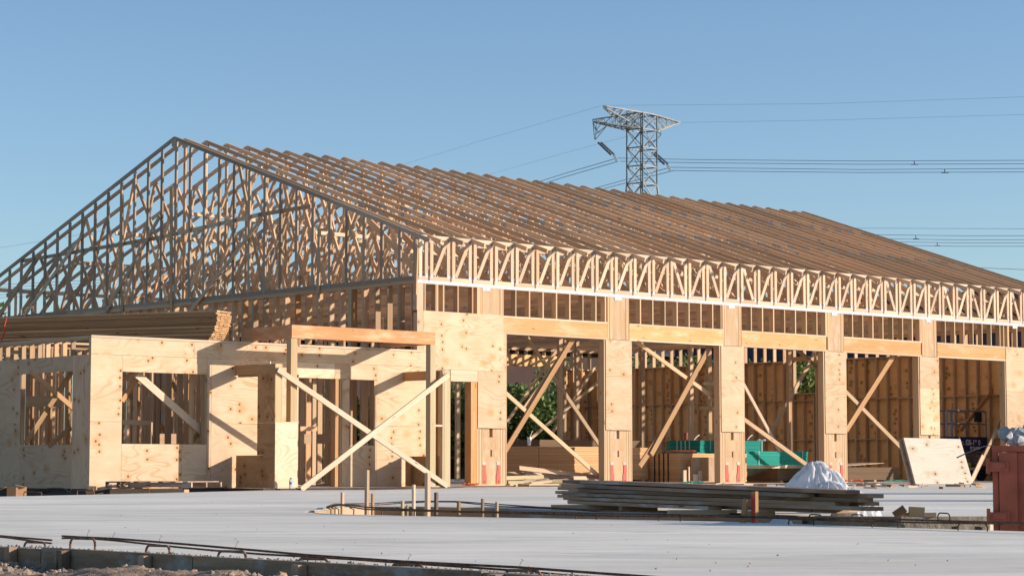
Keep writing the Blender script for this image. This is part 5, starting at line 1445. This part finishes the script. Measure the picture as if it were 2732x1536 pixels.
cable('upper cable sloping left from the left insulator', [(1640, 424, 247), (1500, 465, 290), (1250, 545, 390)], .04)
cable('lower cable sloping left from the left insulator', [(1648, 431, 247), (1500, 474, 290), (1250, 556, 390)], .04)
cable('upper cable sloping left from the right insulator', [(1784, 448, 251), (1584, 503, 310), (1400, 560, 400)], .04)
cable('lower cable sloping left from the right insulator', [(1797, 455, 251), (1613, 503, 310), (1400, 572, 400)], .04)
for i, (x0, y0, y1, y2) in enumerate([(2280, 625.4, 629, 629), (2280, 636, 640, 639), (2280, 643.6, 648, 648), (2280, 652.5, 657, 657)]):
    cable(['topmost', 'second', 'third', 'lowest'][i]+' of the four cables low over the right roof slope', [(x0, y0, 300), (2560, y1, 290), (2900, y2, 280)], .03)
cable('faint wire just above the four low cables at right', [(2250, 608.5, 300), (2900, 611, 280)], .022)
cable('single cable low at the right edge above the roof', [(2580, 713, 300), (2900, 726, 280)], .032)
for i, (ya, yb) in enumerate([(778, 744), (770, 737), (789, 757), (797, 764), (762, 731)]):
    cable('cable seen through the trusses at the left, number %s from the top' % ['three', 'two', 'four', 'five', 'one'][i], [(-60, ya, 420), (250, (ya+yb)/2+1, 400), (560, yb, 380)], .035)
cable('faint wire above the roof slope at the far left', [(-40, 667, 420), (100, 645, 400), (300, 611, 380)], .02)
s = MB()
for i, (x, y) in enumerate([(2439, 430, ), (2520, 452), (2443, 628), (2500, 646.5)]):
    s = MB(); a = at(x, y, D=238 if y < 500 else 293); b = at(x+1, y+9, D=238 if y < 500 else 293); s.tube([a, b], .05, M['dark'], 5); s.tube([b+RT*.4, b-RT*.4], .04, M['dark'], 5)
    tag(s.build('cable_spacer', loc=tuple(a)), ['spacer on the upper pair of heavy cables', 'spacer on the lower pair of heavy cables', 'spacer on the upper pair of low right cables', 'spacer on the lower pair of low right cables'][i], 'spacer')

# added off-frame lumber stack, placed to cast shadow bands over the slab
s = MB()
for k, (py_q, hh) in enumerate(((1317, 8), (1336, 7))):
    c0 = at(2800, py_q, Z=0)
    for i in range(hh):
        for j in range(5):
            a = c0+Vector((FW.x, FW.y, 0)).normalized()*(j*.15*(1.5 if k == 0 else 1)); b = a+Vector((.75, -.66, 0))*3.6
            s.board((a.x, a.y, .1+i*.14), (b.x, b.y, .1+i*.14), .135, .14, (0, 0, 1), M['weathered'])
tag(s.build('shadow_beams', loc=tuple(c0)), 'stacked beams added unseen beyond the right edge to shade the slab', 'lumber')

# ------------------------------------------------------------------ camera, light, world
cd = bpy.data.cameras.new('camera'); cam = bpy.data.objects.new('camera', cd); COL.objects.link(cam)
cd.sensor_width = 36; cd.lens = FOC/2732*36; cd.clip_end = 3000; cd.clip_start = .1
R_ = Matrix((RT, UP, -FW)).transposed(); cam.matrix_world = Matrix.Translation(CAM)@R_.to_4x4(); scene.camera = cam
SD = Vector((.965, -1, .378)).normalized()
el = math.asin(SD.z); az = math.atan2(SD.x, SD.y)
ld = bpy.data.lights.new('sun', 'SUN'); ld.energy = 4.4; ld.angle = math.radians(.5); ld.color = (1, .89, .79)
lo = bpy.data.objects.new('sun', ld); COL.objects.link(lo); lo.rotation_euler = SD.to_track_quat('Z', 'Y').to_euler(); lo.location = (0, -20, 30)
w = bpy.data.worlds.new('World'); scene.world = w; w.use_nodes = True
nt = w.node_tree; bg = nt.nodes['Background']; sk = nt.nodes.new('ShaderNodeTexSky'); sk.sky_type = 'NISHITA'; sk.sun_disc = False
sk.sun_elevation = el; sk.sun_rotation = az; sk.air_density = .9; sk.dust_density = .5; sk.ozone_density = 2.9; sk.altitude = 0
nt.links.new(sk.outputs[0], bg.inputs[0]); bg.inputs[1].default_value = .114
vs = scene.view_settings; vs.view_transform = 'Standard'; vs.look = 'None'; vs.gamma = 1; vs.exposure = .56
scene.cycles.diffuse_bounces = 8; scene.cycles.max_bounces = 12
scene.render.resolution_x = 1024; scene.render.resolution_y = 575
